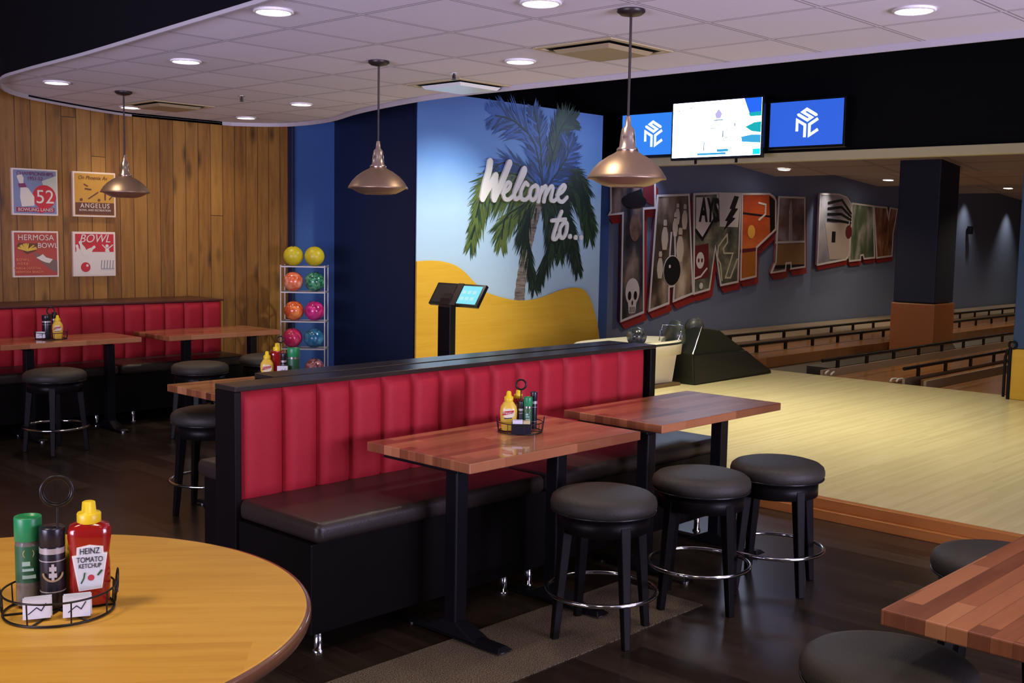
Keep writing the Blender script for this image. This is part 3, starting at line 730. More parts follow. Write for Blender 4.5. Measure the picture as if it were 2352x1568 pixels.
for k, f in enumerate(FRONDS):
    pts = smooth_pts(shift(f, X0, Z0), 14)
    b = MB(); n = len(pts)
    b.ribbon(pts, 0.018, -0.0185 - 0.0004 * k, -0.013, 0, cap=False)
    for i in range(1, n):
        s = i / n
        x, z = pts[i]; dx, dz = x - pts[i-1][0], z - pts[i-1][1]; L = math.hypot(dx, dz) or 1; dx /= L; dz /= L
        for side in (-1, 1):
            for rep in range(3):
                a = rnd.uniform(0.35, 0.8) * side
                vx = dx * math.cos(a) - dz * math.sin(a); vz = dx * math.sin(a) + dz * math.cos(a)
                vz -= 0.75 if k not in (7, 8, 9, 12) else 0.15
                q = math.hypot(vx, vz); vx /= q; vz /= q
                ln = LENS[k] * (0.45 + 0.75 * math.sin(PI * min(1, 0.15 + s * 0.8))) * rnd.uniform(0.7, 1.15)
                w = rnd.uniform(0.010, 0.018)
                ox, oz = x + dx * rnd.uniform(-.02, .02), z + dz * rnd.uniform(-.02, .02)
                yy = -0.014 - 0.0004 * k - rnd.uniform(0, 0.004)
                ml = STY[k]
                if rnd.random() < 0.3: ml = {2: 1, 0: 1, 1: 0, 3: 4, 4: 3}[ml]
                b.add([(ox - vz * w, yy, oz + vx * w), (ox + vx * ln * .5 - vz * w * .9, yy, oz + vz * ln * .5 + vx * w * .9), (ox + vx * ln, yy, oz + vz * ln), (ox + vx * ln * .5 + vz * w * .9, yy, oz + vz * ln * .5 - vx * w * .9), (ox + vz * w, yy, oz - vx * w)], [(0, 1, 2, 3, 4)], ml)
    b.build('palm_frond', PG, t)
HL = smooth_pts(shift(HILL, 8.95, 0.0), 5)
pts = [(HL[0][0], 0.0)] + HL + [(HL[-1][0] + 0.02, 0.0)]
o = MB().prism(pts, -0.025, 0.0).build('wooden_dune_panel', PLY, None, 0.004, loc=(8.95, 8.520, 0.0))
tag(o, 'yellow plywood panel cut like a rolling dune, mounted low on the palm mural', 'wall panel')

t = thing('welcome_sign', 'raised white script lettering Welcome to mounted over the palm mural', 'sign', (9.3, 8.515, 1.6))
SIGNW = mat('white_sign_face', (0.78, 0.77, 0.72), 0.5)
def script(strokes, w, name='letter'):
    b = MB()
    for s in strokes:
        b.ribbon(smooth_pts(shift(s, 9.3, 1.6), 4), w, -0.016, 0.004)
    o = b.build(name, SIGNW, t); return o
script(WELCOME, 0.082)
for s in (W_e1, W_l, W_c, W_o1, W_m, W_e2): script(s, 0.047)
for s in (W_t, W_o2): script(s, 0.047)
for x, z in DOTS: MB().disc(x - 9.3, z - 1.6, 0.030, -0.016, 0.004).build('dot', SIGNW, t)

# ---------------------------------------------------------------- big picture letters on the lane wall
WOUT = mat('white_letter_edge', (0.62, 0.58, 0.56), 0.5)
REDL = mat('red_letter_side', (0.30, 0.022, 0.020), 0.5)
DKB = mottled('sepia_photo', [(0.30, (0.010, 0.008, 0.008)), (0.46, (0.07, 0.05, 0.035)), (0.58, (0.26, 0.20, 0.14)), (0.72, (0.55, 0.46, 0.36))], 2.4, (1, 1, 0.5))
PIRATE = mottled('dark_portrait_photo', [(0.34, (0.010, 0.010, 0.014)), (0.48, (0.05, 0.05, 0.07)), (0.58, (0.18, 0.13, 0.10)), (0.72, (0.36, 0.28, 0.26))], 2.6, (1.2, 1, 0.6))
JER = mottled('jersey_photo', [(0.3, (0.02, 0.02, 0.02)), (0.5, (0.10, 0.11, 0.08)), (0.7, (0.30, 0.27, 0.20))], 3.5)
SUNSET = mottled('orange_sunset_photo', [(0.3, (0.30, 0.04, 0.015)), (0.5, (0.50, 0.08, 0.02)), (0.7, (0.75, 0.20, 0.04))], 1.6, (0.5, 1, 1.5))
CITY = mottled('university_photo', [(0.3, (0.07, 0.055, 0.06)), (0.5, (0.18, 0.11, 0.09)), (0.7, (0.30, 0.26, 0.30))], 3)
STAD = mottled('stadium_photo', [(0.3, (0.14, 0.13, 0.17)), (0.5, (0.32, 0.30, 0.34)), (0.7, (0.50, 0.42, 0.40))], 2.0)
FIELD = mottled('field_photo', [(0.3, (0.03, 0.05, 0.025)), (0.5, (0.10, 0.13, 0.08)), (0.7, (0.45, 0.42, 0.40))], 2.4, (1.5, 1, 0.7))
AUTUMN = mottled('autumn_photo', [(0.3, (0.10, 0.03, 0.015)), (0.5, (0.24, 0.09, 0.04)), (0.7, (0.38, 0.22, 0.12))], 4, (2, 1, 0.8))
PALE = mat('pale_print', (0.62, 0.58, 0.56), 0.5)
INK = mat('black_print', (0.008, 0.008, 0.010), 0.4)
MAROON = mat('maroon_print', (0.12, 0.012, 0.018), 0.5)
GOLD = mat('gold_print', (0.75, 0.38, 0.06), 0.5)
DKGREEN = mat('dark_green_print', (0.04, 0.06, 0.03), 0.5)
def letter(P, parent, x0, z0, face, dx=0.15, dz=-0.125, w=0.032):
    pts = shift(P, x0, z0)
    L = MB().prism(pts, -0.055, -0.015).build('letter', face, parent)
    b = MB()
    n = len(pts)
    b.prism([(x + dx, z + dz) for x, z in pts], -0.012, 0.0)
    for i in range(n):
        a = pts[i]; c = pts[(i + 1) % n]
        b.prism([a, c, (c[0] + dx, c[1] + dz), (a[0] + dx, a[1] + dz)], -0.0135 - 0.0002 * i, -0.0005 - 0.00005 * i)
    b.build('drop_side', REDL, L)
    MB().ribbon(pts, w, -0.062, -0.05, 0, True).build('white_outline', WOUT, L)
    return L
def deco(parent, x0, z0, name, fn, mats):
    b = MB(); fn(b, x0, z0); return b.build(name, mats, parent)
XT, ZT, YT = 15.3, 0.5, 9.925
tp = thing('letter_sign', 'large raised word TAMPA of photo-filled letters with red sides on the lane wall', 'sign', (XT, YT, ZT), 0, 'postcard words on the lane wall')
mats6 = [PALE, INK, MAROON, GOLD, DKGREEN, REDL]
L = letter(LET['T'], tp, XT, ZT, PIRATE)
sc = SKULL
def skull(b, x0, z0):
    cx, cz = sc[0][0] - x0, sc[0][1] - z0; rx = (sc[1][0] - sc[0][0]); rz = (sc[0][1] - sc[2][1])
    b.disc(cx, cz + 0.02, 1, -0.059, -0.056, 0, 24, rx * 0.92, rz * 0.85)
    b.prism([(cx - rx * .6, cz - rz * .4), (cx + rx * .6, cz - rz * .4), (cx + rx * .4, cz - rz * 1.25), (cx - rx * .4, cz - rz * 1.25)], -0.059, -0.056, 0)
    for s in (-1, 1): b.disc(cx + s * rx * .38, cz - rz * .15, 1, -0.062, -0.056, 1, 14, rx * .22, rz * .28)
    b.disc(cx, cz - rz * .6, 1, -0.062, -0.056, 1, 8, rx * .1, rz * .16)
    for q in (-.25, 0, .25): b.rect(cx + q * rx - 0.008, cx + q * rx + 0.008, cz - rz * 1.2, cz - rz * .85, -0.062, -0.056, 1)
    b.disc(cx - 0.02, 2.18 - z0, 1, -0.059, -0.056, 1, 18, 0.30, 0.10)
    b.prism([(12.78 - x0, 2.28 - z0), (13.1 - x0, 2.36 - z0), (13.18 - x0, 2.18 - z0), (12.72 - x0, 2.14 - z0)], -0.0592, -0.056, 1)
    b.prism([(13.15 - x0, 2.46 - z0), (13.40 - x0, 2.47 - z0), (13.42 - x0, 2.12 - z0), (13.15 - x0, 2.2 - z0)], -0.058, -0.056, 2)
    b.disc(12.98 - x0, 1.80 - z0, 1, -0.058, -0.056, 3 + 3, 16, 0.13, 0.20)
deco(L, XT, ZT, 'portrait_and_skull', skull, mats6 + [mottled('skin_photo', [(0.3, (0.08, 0.045, 0.03)), (0.7, (0.28, 0.17, 0.12))], 5)])
L = letter(LET['A'], tp, XT, ZT, DKB)
bc = BALLC
def bowl(b, x0, z0):
    cx, cz = bc[0][0] - x0, bc[0][1] - z0; rx = bc[1][0] - bc[0][0]; rz = bc[0][1] - bc[2][1]
    b.disc(cx, cz, 1, -0.060, -0.056, 0, 32, rx * 1.06, rz * 1.06)
    b.disc(cx, cz, 1, -0.068, -0.056, 1, 32, rx, rz)
    b.disc(cx - rx * .35, cz + rz * .3, 1, -0.070, -0.056, 0, 14, rx * .12, rz * .12)
    b.ribbon([(cx - 0.07, cz + rz * 1.0), (cx - 0.045, cz + rz * 2.6)], 0.028, -0.062, -0.056, 0)
    b.ribbon([(cx + 0.07, cz + rz * 1.0), (cx + 0.045, cz + rz * 2.6)], 0.028, -0.062, -0.056, 0)
    # pins
    for (px, pz, s) in ((13.72, 1.70, 1.0), (13.98, 1.86, 0.8), (14.12, 1.55, 1.15), (13.62, 1.25, 0.9), (14.22, 1.98, 0.85), (14.03, 2.02, 0.7)):
        px -= x0; pz -= z0
        pr = [(-.05, -.22), (.05, -.22), (.085, -.08), (.075, .02), (.035, .12), (.045, .18), (0.03, .23), (-.03, .23), (-.045, .18), (-.035, .12), (-.075, .02), (-.085, -.08)]
        b.prism([(px + x * s, pz + z * s) for x, z in pr], -0.059, -0.056, 6)
        b.ribbon([(px - .038 * s, pz + .13 * s), (px + .038 * s, pz + .13 * s)], 0.018 * s, -0.0600, -0.056, 2, cap=False)
deco(L, XT, ZT, 'bowling_ball_and_pins', bowl, mats6 + [mat('pin_print', (0.50, 0.44, 0.35), 0.5)])
L = letter(LET['M'], tp, XT, ZT, JER)
def teams(b, x0, z0):
    b.prism(shift(CATCHER, x0, z0), -0.059, -0.056, 0)
    b.ribbon(shift([CATCHER[2], CATCHER[3], CATCHER[4]], x0, z0), 0.05, -0.0595, -0.056, 1)
    b.prism(shift([LET['M'][3], LET['M'][4], (LET['M'][4][0] - 0.05, 1.85), (LET['M'][3][0] + 0.05, 1.85)], x0, z0), -0.0585, -0.056, 0)
    b.prism(shift(BOLT, x0, z0), -0.061, -0.056, 1)
    b.prism(shift(FLAG, x0, z0), -0.059, -0.056, 2)
    fx, fz = (FLAG[0][0] + FLAG[1][0]) / 2 - x0, FLAG[0][1] - 0.22 - z0
    b.disc(fx - 0.03, fz, 1, -0.061, -0.056, 0, 18, 0.11, 0.13)
    for s in (-1, 1): b.disc(fx - 0.03 + s * 0.045, fz, 1, -0.063, -0.056, 2, 10, 0.025, 0.035)
    b.ribbon([(fx - 0.15, fz - 0.28), (fx, fz - 0.25), (fx + 0.16, fz - 0.13)], 0.03, -0.061, -0.056, 0)
    b.disc(fx + 0.02, fz - 0.40, 1, -0.061, -0.056, 0, 14, 0.05, 0.05)
deco(L, XT, ZT, 'team_marks', teams, mats6)
b = MB()
for q in BULL: b.ribbon(shift(q, XT, ZT), 0.028, -0.061, -0.056)
b.build('bull_outline', mat('cream_line_print', (0.55, 0.52, 0.36), 0.5), L)
a0, a1 = AYS
tx = text('AYS', 0.50, INK, L, ((a0[0] + a1[0]) / 2 - XT, -0.062, (a0[1] + a1[1]) / 2 - ZT), 'lettering', sx=0.62, bold=0.02)
L = letter(LET['P'], tp, XT, ZT, SUNSET)
def sunset(b, x0, z0):
    b.prism(shift(PWATER, x0, z0), -0.059, -0.056, 6)
    b.prism(shift(PDARK, x0, z0), -0.058, -0.056, 1)
    cx, cz = SUN[0][0] - x0, SUN[0][1] - z0
    b.disc(cx, cz, 1, -0.060, -0.056, 3, 24, (SUN[1][0] - SUN[0][0]) * 0.9, 0.11)
    b.ribbon([(cx - 0.3, cz + 0.30), (cx + 0.68, cz + 0.26)], 0.03, -0.0585, -0.056, 1)
    b.ribbon([(cx - 0.3, cz - 0.32), (cx + 0.35, cz - 0.28)], 0.06, -0.0585, -0.056, 2)
    b.ribbon([(cx + 0.20, cz + 0.48), (cx + 0.42, cz + 0.46), (cx + 0.42, cz + 0.30), (cx + 0.22, cz + 0.20)], 0.03, -0.062, -0.056, 0)
deco(L, XT, ZT, 'sunset_picture', sunset, mats6 + [mat('orange_water', (0.42, 0.14, 0.02), 0.5)])
L = letter(LET['A2'], tp, XT, ZT, CITY)
def tower(b, x0, z0):
    T = shift(TOWER, x0, z0); b.prism(T, -0.060, -0.056, 6)
    b.prism([(T[0][0] - .02, T[0][1]), (T[1][0] + .02, T[1][1]), ((T[0][0] + T[1][0]) / 2, T[0][1] + 0.22)], -0.060, -0.056, 6)
    F = shift(TFLOOR, x0, z0); b.prism(F, -0.059, -0.056, 7)
    b.ribbon([(F[0][0], F[0][1] + 0.03), (F[1][0], F[1][1] + 0.03)], 0.035, -0.060, -0.056, 0)
    b.prism([(F[3][0] + .02, F[3][1]), (F[2][0] - .02, F[2][1]), (F[2][0] - .02, F[2][1] - .06), (F[3][0] + .02, F[3][1] - .06)], -0.060, -0.056, 1)
deco(L, XT, ZT, 'tower_picture', tower, mats6 + [mat('grey_tower', (0.36, 0.34, 0.34), 0.5), mat('ochre_floor', (0.26, 0.14, 0.05), 0.5)])
XB = 20.2
tp = thing('letter_sign', 'smaller raised word BAY of photo-filled letters running behind the navy pillar', 'sign', (XB, YT, ZT), 0, 'postcard words on the lane wall')
L = letter(LET['B'], tp, XB, ZT, STAD, 0.12, -0.10)
def ship(b, x0, z0):
    b.prism(shift(SHIP, x0, z0), -0.059, -0.056, 6)
    s = shift(STRIPES, x0, z0)
    for k in range(4):
        b.ribbon([(s[0][0] + 0.1, s[0][1] + 0.10 * k), (s[0][0] + 0.62, s[0][1] + 0.13 * k - 0.02), (s[0][0] + 1.0, s[0][1] + 0.06 * k - 0.05)], 0.045, -0.061, -0.056, 1)
    q = shift([SHIP[0], SHIP[2]], x0, z0)
    b.rect(q[0][0] + 0.28, q[0][0] + 0.42, q[1][1] + 0.30, q[1][1] + 0.50, -0.061, -0.056, 1)
    b.disc(q[1][0] - 0.05, q[0][1] - 0.15, 0.13, -0.061, -0.056, 2, 10)
deco(L, XB, ZT, 'arena_picture', ship, mats6 + [mat('beige_print', (0.46, 0.38, 0.32), 0.5)])
L = letter(LET['A3'], tp, XB, ZT, FIELD, 0.12, -0.10)
L = letter(LET['Y'], tp, XB, ZT, AUTUMN, 0.12, -0.10)

t = thing('wall_speaker', 'small black bracket fixture on the far grey lane wall', 'speaker', (25.4, 9.95, 1.95))
MB().box(-0.06, 0.06, -0.13, -0.03, -0.10, 0.08).build('cabinet', BLKMETAL, t, 0.01)
MB().box(-0.02, 0.02, -0.03, 0.0, -0.05, 0.03).build('bracket', BLKMETAL, t)

# ---------------------------------------------------------------- posters on the plank wall
PB = mat('poster_border', (0.80, 0.66, 0.52), 0.6)
def poster(xc, zc, label, ground):
    t = thing('poster', label, 'poster', (xc, 9.95, zc), 0, 'square bowling posters on the plank wall')
    MB().box(-0.205, 0.205, -0.030, 0.0, -0.205, 0.205).build('canvas', PB, t, 0.003)
    MB().box(-0.19, 0.19, -0.032, -0.03, -0.19, 0.19).build('background', ground, t)
    return t
PBLUE = mat('poster_blue_grey', (0.22, 0.26, 0.38), 0.6, var=0.1, vscale=20)
PCRM = mat('poster_cream', (0.74, 0.68, 0.54), 0.6)
PRED = mat('poster_red', (0.55, 0.03, 0.035), 0.6)
PMAR = mat('poster_plum', (0.22, 0.04, 0.10), 0.6)
PYEL = mat('poster_mustard', (0.56, 0.30, 0.04), 0.6, var=0.1, vscale=20)
PBRN = mat('poster_brown', (0.14, 0.05, 0.02), 0.6)
PORG = mat('poster_brick', (0.44, 0.07, 0.04), 0.6)
PGRN = mat('poster_pale_green', (0.55, 0.60, 0.48), 0.6)
Y0, Y1 = -0.034, -0.031
def pin(b, cx, cz, s, rot=0.0, m=0):
    pr = [(-.05, -.22), (.05, -.22), (.085, -.08), (.075, .02), (.035, .12), (.045, .18), (0.03, .23), (-.03, .23), (-.045, .18), (-.035, .12), (-.075, .02), (-.085, -.08)]
    c, q = math.cos(rot), math.sin(rot)
    b.prism([(cx + (x * c - z * q) * s, cz + (x * q + z * c) * s) for x, z in pr], Y0, Y1, m)
t = poster(4.295, 1.973, 'poster with a red ball reading 52 and a large white pin, upper left of four', PBLUE)
b = MB()
b.prism([(0.06, 0.10), (0.19, 0.15), (0.19, -0.03), (0.12, -0.08)], Y0 + .001, Y1, 4)
b.disc(0.08, -0.04, 0.105, Y0, Y1, 1, 32)
b.prism([(-0.16, 0.13), (-0.145, 0.15), (-0.115, 0.15), (-0.10, 0.12), (-0.105, 0.06), (-0.13, 0.05)], Y0, Y1, 0)
b.prism([(-0.13, 0.035), (-0.10, 0.05), (-0.06, 0.03), (-0.01, -0.04), (-0.01, -0.12), (-0.12, -0.13), (-0.135, -0.05)], Y0, Y1, 0)
b.prism([(-0.15, 0.07), (-0.09, 0.075), (-0.075, 0.04), (-0.14, 0.035)], Y0 - .001, Y1, 2)
b.rect(-0.17, 0.17, -0.175, -0.135, Y0, Y1, 3)
b.disc(0.05, -0.155, 0.03, Y0 - .0005, Y1, 1, 16)
b.build('artwork', [PCRM, PRED, PMAR, mat('poster_dark_red', (0.35, 0.03, 0.06), 0.6), PGRN], t)
text('52', 0.17, PCRM, t, (0.085, -0.036, -0.045), sx=1.0)
text('CHAMPIONSHIPS', 0.045, PMAR, t, (0.0, -0.035, 0.160), sx=0.95)
text('1951-52', 0.045, PMAR, t, (0.0, -0.035, 0.118), sx=0.95)
text('BOWLING LANES', 0.040, PCRM, t, (0.0, -0.037, -0.156), sx=1.0)
t = poster(4.845, 1.972, 'mustard and brown poster partly hidden behind a pendant lamp, upper right of four', PYEL)
b = MB()
b.rect(-0.185, 0.185, -0.185, -0.075, Y0, Y1, 0)
b.ribbon([(-0.06, -0.04), (0.03, 0.02)], 0.012, Y0, Y1, 0)
b.ribbon([(0.10, -0.045), (0.10, 0.03), (0.07, 0.035)], 0.014, Y0, Y1, 0)
b.ribbon([(0.14, -0.04), (0.18, 0.0)], 0.010, Y0, Y1, 0)
b.ribbon([(-0.10, 0.09), (-0.07, 0.075)], 0.012, Y0, Y1, 0)
b.ribbon([(-0.09, 0.05), (-0.04, 0.045)], 0.014, Y0, Y1, 0)
b.disc(-0.13, -0.05, 0.014, Y0, Y1, 0, 12); b.disc(0.04, -0.05, 0.013, Y0, Y1, 0, 12)
b.disc(0.10, 0.05, 0.014, Y0, Y1, 0, 12)
b.build('artwork', [PBRN], t)
text('On Phoenix Av', 0.05, PBRN, t, (-0.02, -0.035, 0.15), sx=0.9, shear=0.3)
text('ANGELUS', 0.06, PCRM, t, (0.0, -0.036, -0.105), sx=0.95, spacing=1.2)
text('BOWL AND RECREATION', 0.026, PCRM, t, (0.0, -0.036, -0.145), sx=1.0)
t = poster(4.29, 1.425, 'brick red poster reading HERMOSA BOWL, lower left of four', PORG)
b = MB()
b.prism([(-0.03, 0.02), (0.03, 0.0), (0.19, -0.06), (0.19, -0.17), (0.12, -0.13), (0.02, -0.05)], Y0 + .001, Y1, 0)
b.prism([(0.0, -0.03), (0.03, -0.02), (0.06, 0.0), (0.09, -0.03), (0.15, -0.045), (0.12, -0.08), (0.09, -0.075), (0.05, -0.06)], Y0, Y1, 1)
b.prism([(-0.17, 0.07), (-0.15, 0.10), (0.02, 0.095), (0.0, 0.03), (-0.08, 0.0), (-0.12, 0.03)], Y0 + .0005, Y1, 3)
rr = random.Random(5)
for i in range(16):
    a = rr.uniform(0.2, 2.9); b.ribbon([(-0.08, 0.03), (-0.08 + 0.085 * math.cos(a), 0.03 + 0.06 * math.sin(a))], 0.012, Y0, Y1, 2)
b.build('artwork', [mat('poster_taupe', (0.20, 0.13, 0.09), 0.6), PCRM, mat('poster_yellow', (0.75, 0.50, 0.06), 0.6), PBRN], t)
text('HERMOSA', 0.070, PCRM, t, (0.0, -0.036, 0.145), sx=0.98, spacing=1.05)
text('BOWL', 0.065, PCRM, t, (0.105, -0.036, 0.075), sx=0.98)
mo = mat('poster_orange', (0.80, 0.30, 0.12), 0.6)
text('BOWL', 0.034, mo, t, (-0.12, -0.036, -0.05), sx=1.0, spacing=1.3)
text('HERE', 0.034, mo, t, (-0.12, -0.036, -0.085), sx=1.0, spacing=1.3)
text('LANES & COCKTAIL', 0.028, mo, t, (-0.08, -0.036, -0.125), sx=0.95)
text('HERMOSA BEACH', 0.028, mo, t, (-0.065, -0.036, -0.158), sx=1.1)
t = poster(4.835, 1.425, 'red and cream poster reading BOWL with tumbling pins, lower right of four', PCRM)
b = MB()
b.rect(-0.185, 0.185, 0.02, 0.185, Y0 + .001, Y1, 1)
pin(b, -0.155, 0.02, 0.30, 0.25); pin(b, -0.115, 0.05, 0.32, 0.4); pin(b, -0.05, 0.03, 0.30, -0.9)
b.disc(0.12, 0.075, 0.016, Y0, Y1, 0, 14)
b.prism([(0.105, 0.055), (0.135, 0.055), (0.145, 0.02), (0.10, 0.02)], Y0, Y1, 0)
b.ribbon([(0.075, 0.085), (0.11, 0.05)], 0.010, Y0, Y1, 0); b.ribbon([(0.175, 0.085), (0.13, 0.05)], 0.010, Y0, Y1, 0)
b.disc(-0.09, -0.12, 0.045, Y0, Y1, 1, 28)
b.disc(-0.075, -0.105, 0.012, Y0 - .001, Y1, 0, 12)
for i in range(5): b.ribbon([(0.06 + i * 0.028, -0.13), (0.06 + i * 0.028 + 0.006, -0.06)], 0.006, Y0, Y1, 2)
b.ribbon([(0.06, -0.135), (0.18, -0.135)], 0.005, Y0, Y1, 2)
b.build('artwork', [PCRM, PRED, mat('poster_ink_grey', (0.25, 0.25, 0.28), 0.6)], t)
text('BOWL', 0.105, PCRM, t, (0.0, -0.036, 0.14), sx=0.98, shear=0.3)

# ---------------------------------------------------------------- padded booths
def channel(x0, x1, y, z0, z1, sgn, depth=0.035, m=0):
    """one upright padded channel whose face bulges towards sgn*y"""
    b = MB(); U, V = 12, 14; vs = []; fs = []
    for j in range(V + 1):
        v = j / V; z = z0 + (z1 - z0) * v
        for i in range(U + 1):
            u = i / U; a = abs(2 * u - 1)
            d = depth * (1 - a ** 5) * (1 - max(0, (v - 0.90) / 0.10) ** 2 * 0.9) * (1 - max(0, (0.06 - v) / 0.06) ** 2 * 0.6)
            vs.append((x0 + (x1 - x0) * u, y + sgn * (0.012 + d), z))
    for j in range(V):
        for i in range(U):
            k = j * (U + 1) + i; fs.append((k, k + 1, k + U + 2, k + U + 1))
    b.add(vs, fs, m, True)
    nb = len(vs)
    b.add([(x0, y, z0), (x1, y, z0), (x1, y, z1), (x0, y, z1)], [(0, 1, 2, 3)], m)
    # top lip and sides back to the board
    top = vs[V * (U + 1):]; bot = vs[:U + 1]
    b.add(list(top) + [(p[0], y, p[2]) for p in top], [(i, i + 1, i + U + 2, i + U + 1) for i in range(U)], m, True)
    b.add(list(bot) + [(p[0], y, p[2]) for p in bot], [(i, i + 1, i + U + 2, i + U + 1) for i in range(U)], m, True)
    for c in (0, U):
        col = [vs[j * (U + 1) + c] for j in range(V + 1)]
        b.add(list(col) + [(p[0], y, p[2]) for p in col], [(j, j + 1, j + V + 2, j + V + 1) for j in range(V)], m, True)
    return b
def cushion(x0, x1, y0, y1, z0, z1, parent, name='seat_cushion', m=None, r=0.03):
    o = MB().box(x0, x1, y0, y1, z0, z1).build(name, m or SEATLEATHER, parent, r, 5)
    for p in o.data.polygons: p.use_smooth = True
    return o
def bench(t, x0, x1, yb, sgn, seams, seat_z, top_z, seat_d, splits, leg_x, back_t, base_bottom=0.10):
    """yb: plane of the back board; sgn: the side the seat is on"""
    for a, c in zip(seams[:-1], seams[1:]):
        channel(a + 0.001, c - 0.001, yb, seat_z - 0.02, top_z, sgn).build('back_cushion', RED, t)
    ya, yc = sorted((yb + sgn * 0.01, yb + sgn * seat_d))
    for a, c in zip(splits[:-1], splits[1:]):
        cushion(a + 0.004, c - 0.004, ya, yc, seat_z - 0.085, seat_z, t)
    ya, yc = sorted((yb, yb + sgn * (seat_d - 0.03)))
    MB().box(x0, x1, ya, yc, base_bottom, seat_z - 0.086).build('seat_base', BLKWOOD, t, 0.004)
    for lx in leg_x:
        for ly in (yb + sgn * (seat_d - 0.10), yb + sgn * 0.05):
            MB().lathe([(0.024, 0), (0.024, 0.008), (0.017, 0.012), (0.017, base_bottom)], (lx, ly, 0), 20).build('leg', CHROME, t)
X0b = 3.99
CAPW = mat('black_cap_wood', (0.030, 0.022, 0.018), 0.22, var=0.4, vscale=14, stretch=(1, 14, 14))
t = thing('booth_bench', 'long booth bench with red channelled back and dark seat in the middle of the room', 'booth', (X0b, 4.04, 0.0))
seams = [2.535, 2.775, 2.956, 3.140, 3.325, 3.507, 3.690, 3.868, 4.048, 4.240, 4.432, 4.625, 4.87, 5.115, 5.36]
S_ = [x - X0b for x in seams]
bench(t, 2.535 - X0b, 5.38 - X0b, -0.04, -1, [S_[0] + 0.012] + S_[1:], 0.55, 1.005, 0.58, [-1.45, -0.12, 1.39], (-1.37, -0.30, -0.13, 1.30), 0.3)
MB().box(-1.44, 1.40, -0.038, 0.055, 0.10, 1.008).build('back_frame', BLKWOOD, t)
MB().box(-1.470, 1.455, -0.088, 0.070, 1.008, 1.030).build('top_cap', CAPW, t, 0.004)
for xa in (-1.470, 1.405):
    MB().box(xa, xa + (0.05 if xa > 0 else 0.030), -0.086, 0.070, 0.06, 1.0075).build('end_panel', BLKWOOD, t, 0.004)
t = thing('booth_bench', 'rear booth bench back to back with the long red one, its black cap showing', 'booth', (4.12, 4.21, 0.0))
sr = [2.86 - 4.12 + 0.207 * i for i in range(13)]
bench(t, -1.30, 1.28, 0.04, 1, sr, 0.575, 1.005, 0.48, [-1.33, 0.0, 1.28], (-1.20, 1.20), 0.3)
MB().box(-1.26, 1.27, -0.055, 0.038, 0.10, 1.008).build('back_frame', BLKWOOD, t)
MB().box(-1.28, 1.30, -0.070, 0.088, 1.008, 1.030).build('top_cap', CAPW, t, 0.004)
for xa in (-1.28, 1.25): MB().box(xa, xa + 0.03, -0.069, 0.087, 0.06, 1.0075).build('end_panel', BLKWOOD, t, 0.004)

XW = 3.9
t = thing('booth_bench', 'wall bench with red channelled back and dark seat under the four posters', 'booth', (XW, 9.65, 0.0))
ws = [2.20 + i * 0.2 for i in range(0, 19)]
ws = [x - 3.9 + 0.0 for x in ([1.86 + 0.198 * i for i in range(21)])]
bench(t, ws[0], ws[-1], -0.27, -1, ws, 0.51, 0.985, 0.53, [ws[0], 0.62, ws[-1]], (-1.5, 0.45, 0.78, 1.80), 0.3)
MB().box(ws[0], ws[-1], -0.27, 0.29, 0.10, 0.99).build('back_frame', BLKWOOD, t)
MB().box(ws[0] - 0.01, ws[-1] + 0.02, -0.30, 0.295, 0.99, 1.008).build('top_cap', mat('plum_brown_cap', (0.07, 0.018, 0.016), 0.35), t, 0.004)

# ---------------------------------------------------------------- tables
def table(x0, x1, y0, y1, label, z=0.76, group='rectangular butcher block tables', inset=0.25, posts=None, py=0.0):
    cx, cy = (x0 + x1) / 2, (y0 + y1) / 2; hx, hy = (x1 - x0) / 2, (y1 - y0) / 2
    t = thing('dining_table', label, 'table', (cx, cy, 0), 0, group)
    MB().box(-hx, hx, -hy, hy, z - 0.042, z).build('tabletop', TABLEWOOD, t, 0.004)
    for px in (posts or (-(hx - inset), hx - inset)):
        MB().box(px - 0.034, px + 0.034, py - 0.034, py + 0.034, 0.05, z - 0.056).build('post', BLKMETAL, t, 0.006)
        MB().box(px - 0.05, px + 0.05, -hy + 0.08, hy - 0.10, z - 0.056, z - 0.0425).build('mounting_plate', BLKMETAL, t, 0.003)
        b = MB()
        L = hy - 0.03 if py else hy + 0.06
        b.hull8([(px - .045, py - L, 0.012), (px + .045, py - L, 0.012), (px + .045, py + L, 0.012), (px - .045, py + L, 0.012)],
                [(px - .022, py - L + .02, 0.030), (px + .022, py - L + .02, 0.030), (px + .022, py + L - .02, 0.030), (px - .022, py + L - .02, 0.030)])
        b.hull8([(px - .045, py - .16, 0.02), (px + .045, py - .16, 0.02), (px + .045, py + .16, 0.02), (px - .045, py + .16, 0.02)],
                [(px - .036, py - .036, 0.075), (px + .036, py - .036, 0.075), (px + .036, py + .036, 0.075), (px - .036, py + .036, 0.075)])
        f = b.build('base_foot', BLKMETAL, t, 0.004)
        g = MB()
        for q in (py - L + 0.03, py + L - 0.03): g.cyl((px, q, 0), 0.018, 0.0, 0.014, 14)
        g.build('glide', STEEL, f)
    return t
table(3.07, 4.20, 3.125, 3.772, 'butcher block table with a condiment caddy standing before the long red booth', posts=(-0.505, 0.12), py=-0.188)
table(4.412, 5.545, 3.155, 3.79, 'butcher block table with a violet sheen nearest the bowling approach', posts=(-0.53, 0.13), py=-0.20)
table(2.615, 3.74, 0.54, 1.185, 'butcher block table cut by the lower right corner of the photo')
table(3.33, 4.47, 5.30, 5.95, 'butcher block table just behind the near end of the booth divider')
table(4.70, 5.84, 5.30, 5.95, 'butcher block table behind the booth, only a strip of its top showing above the cap')
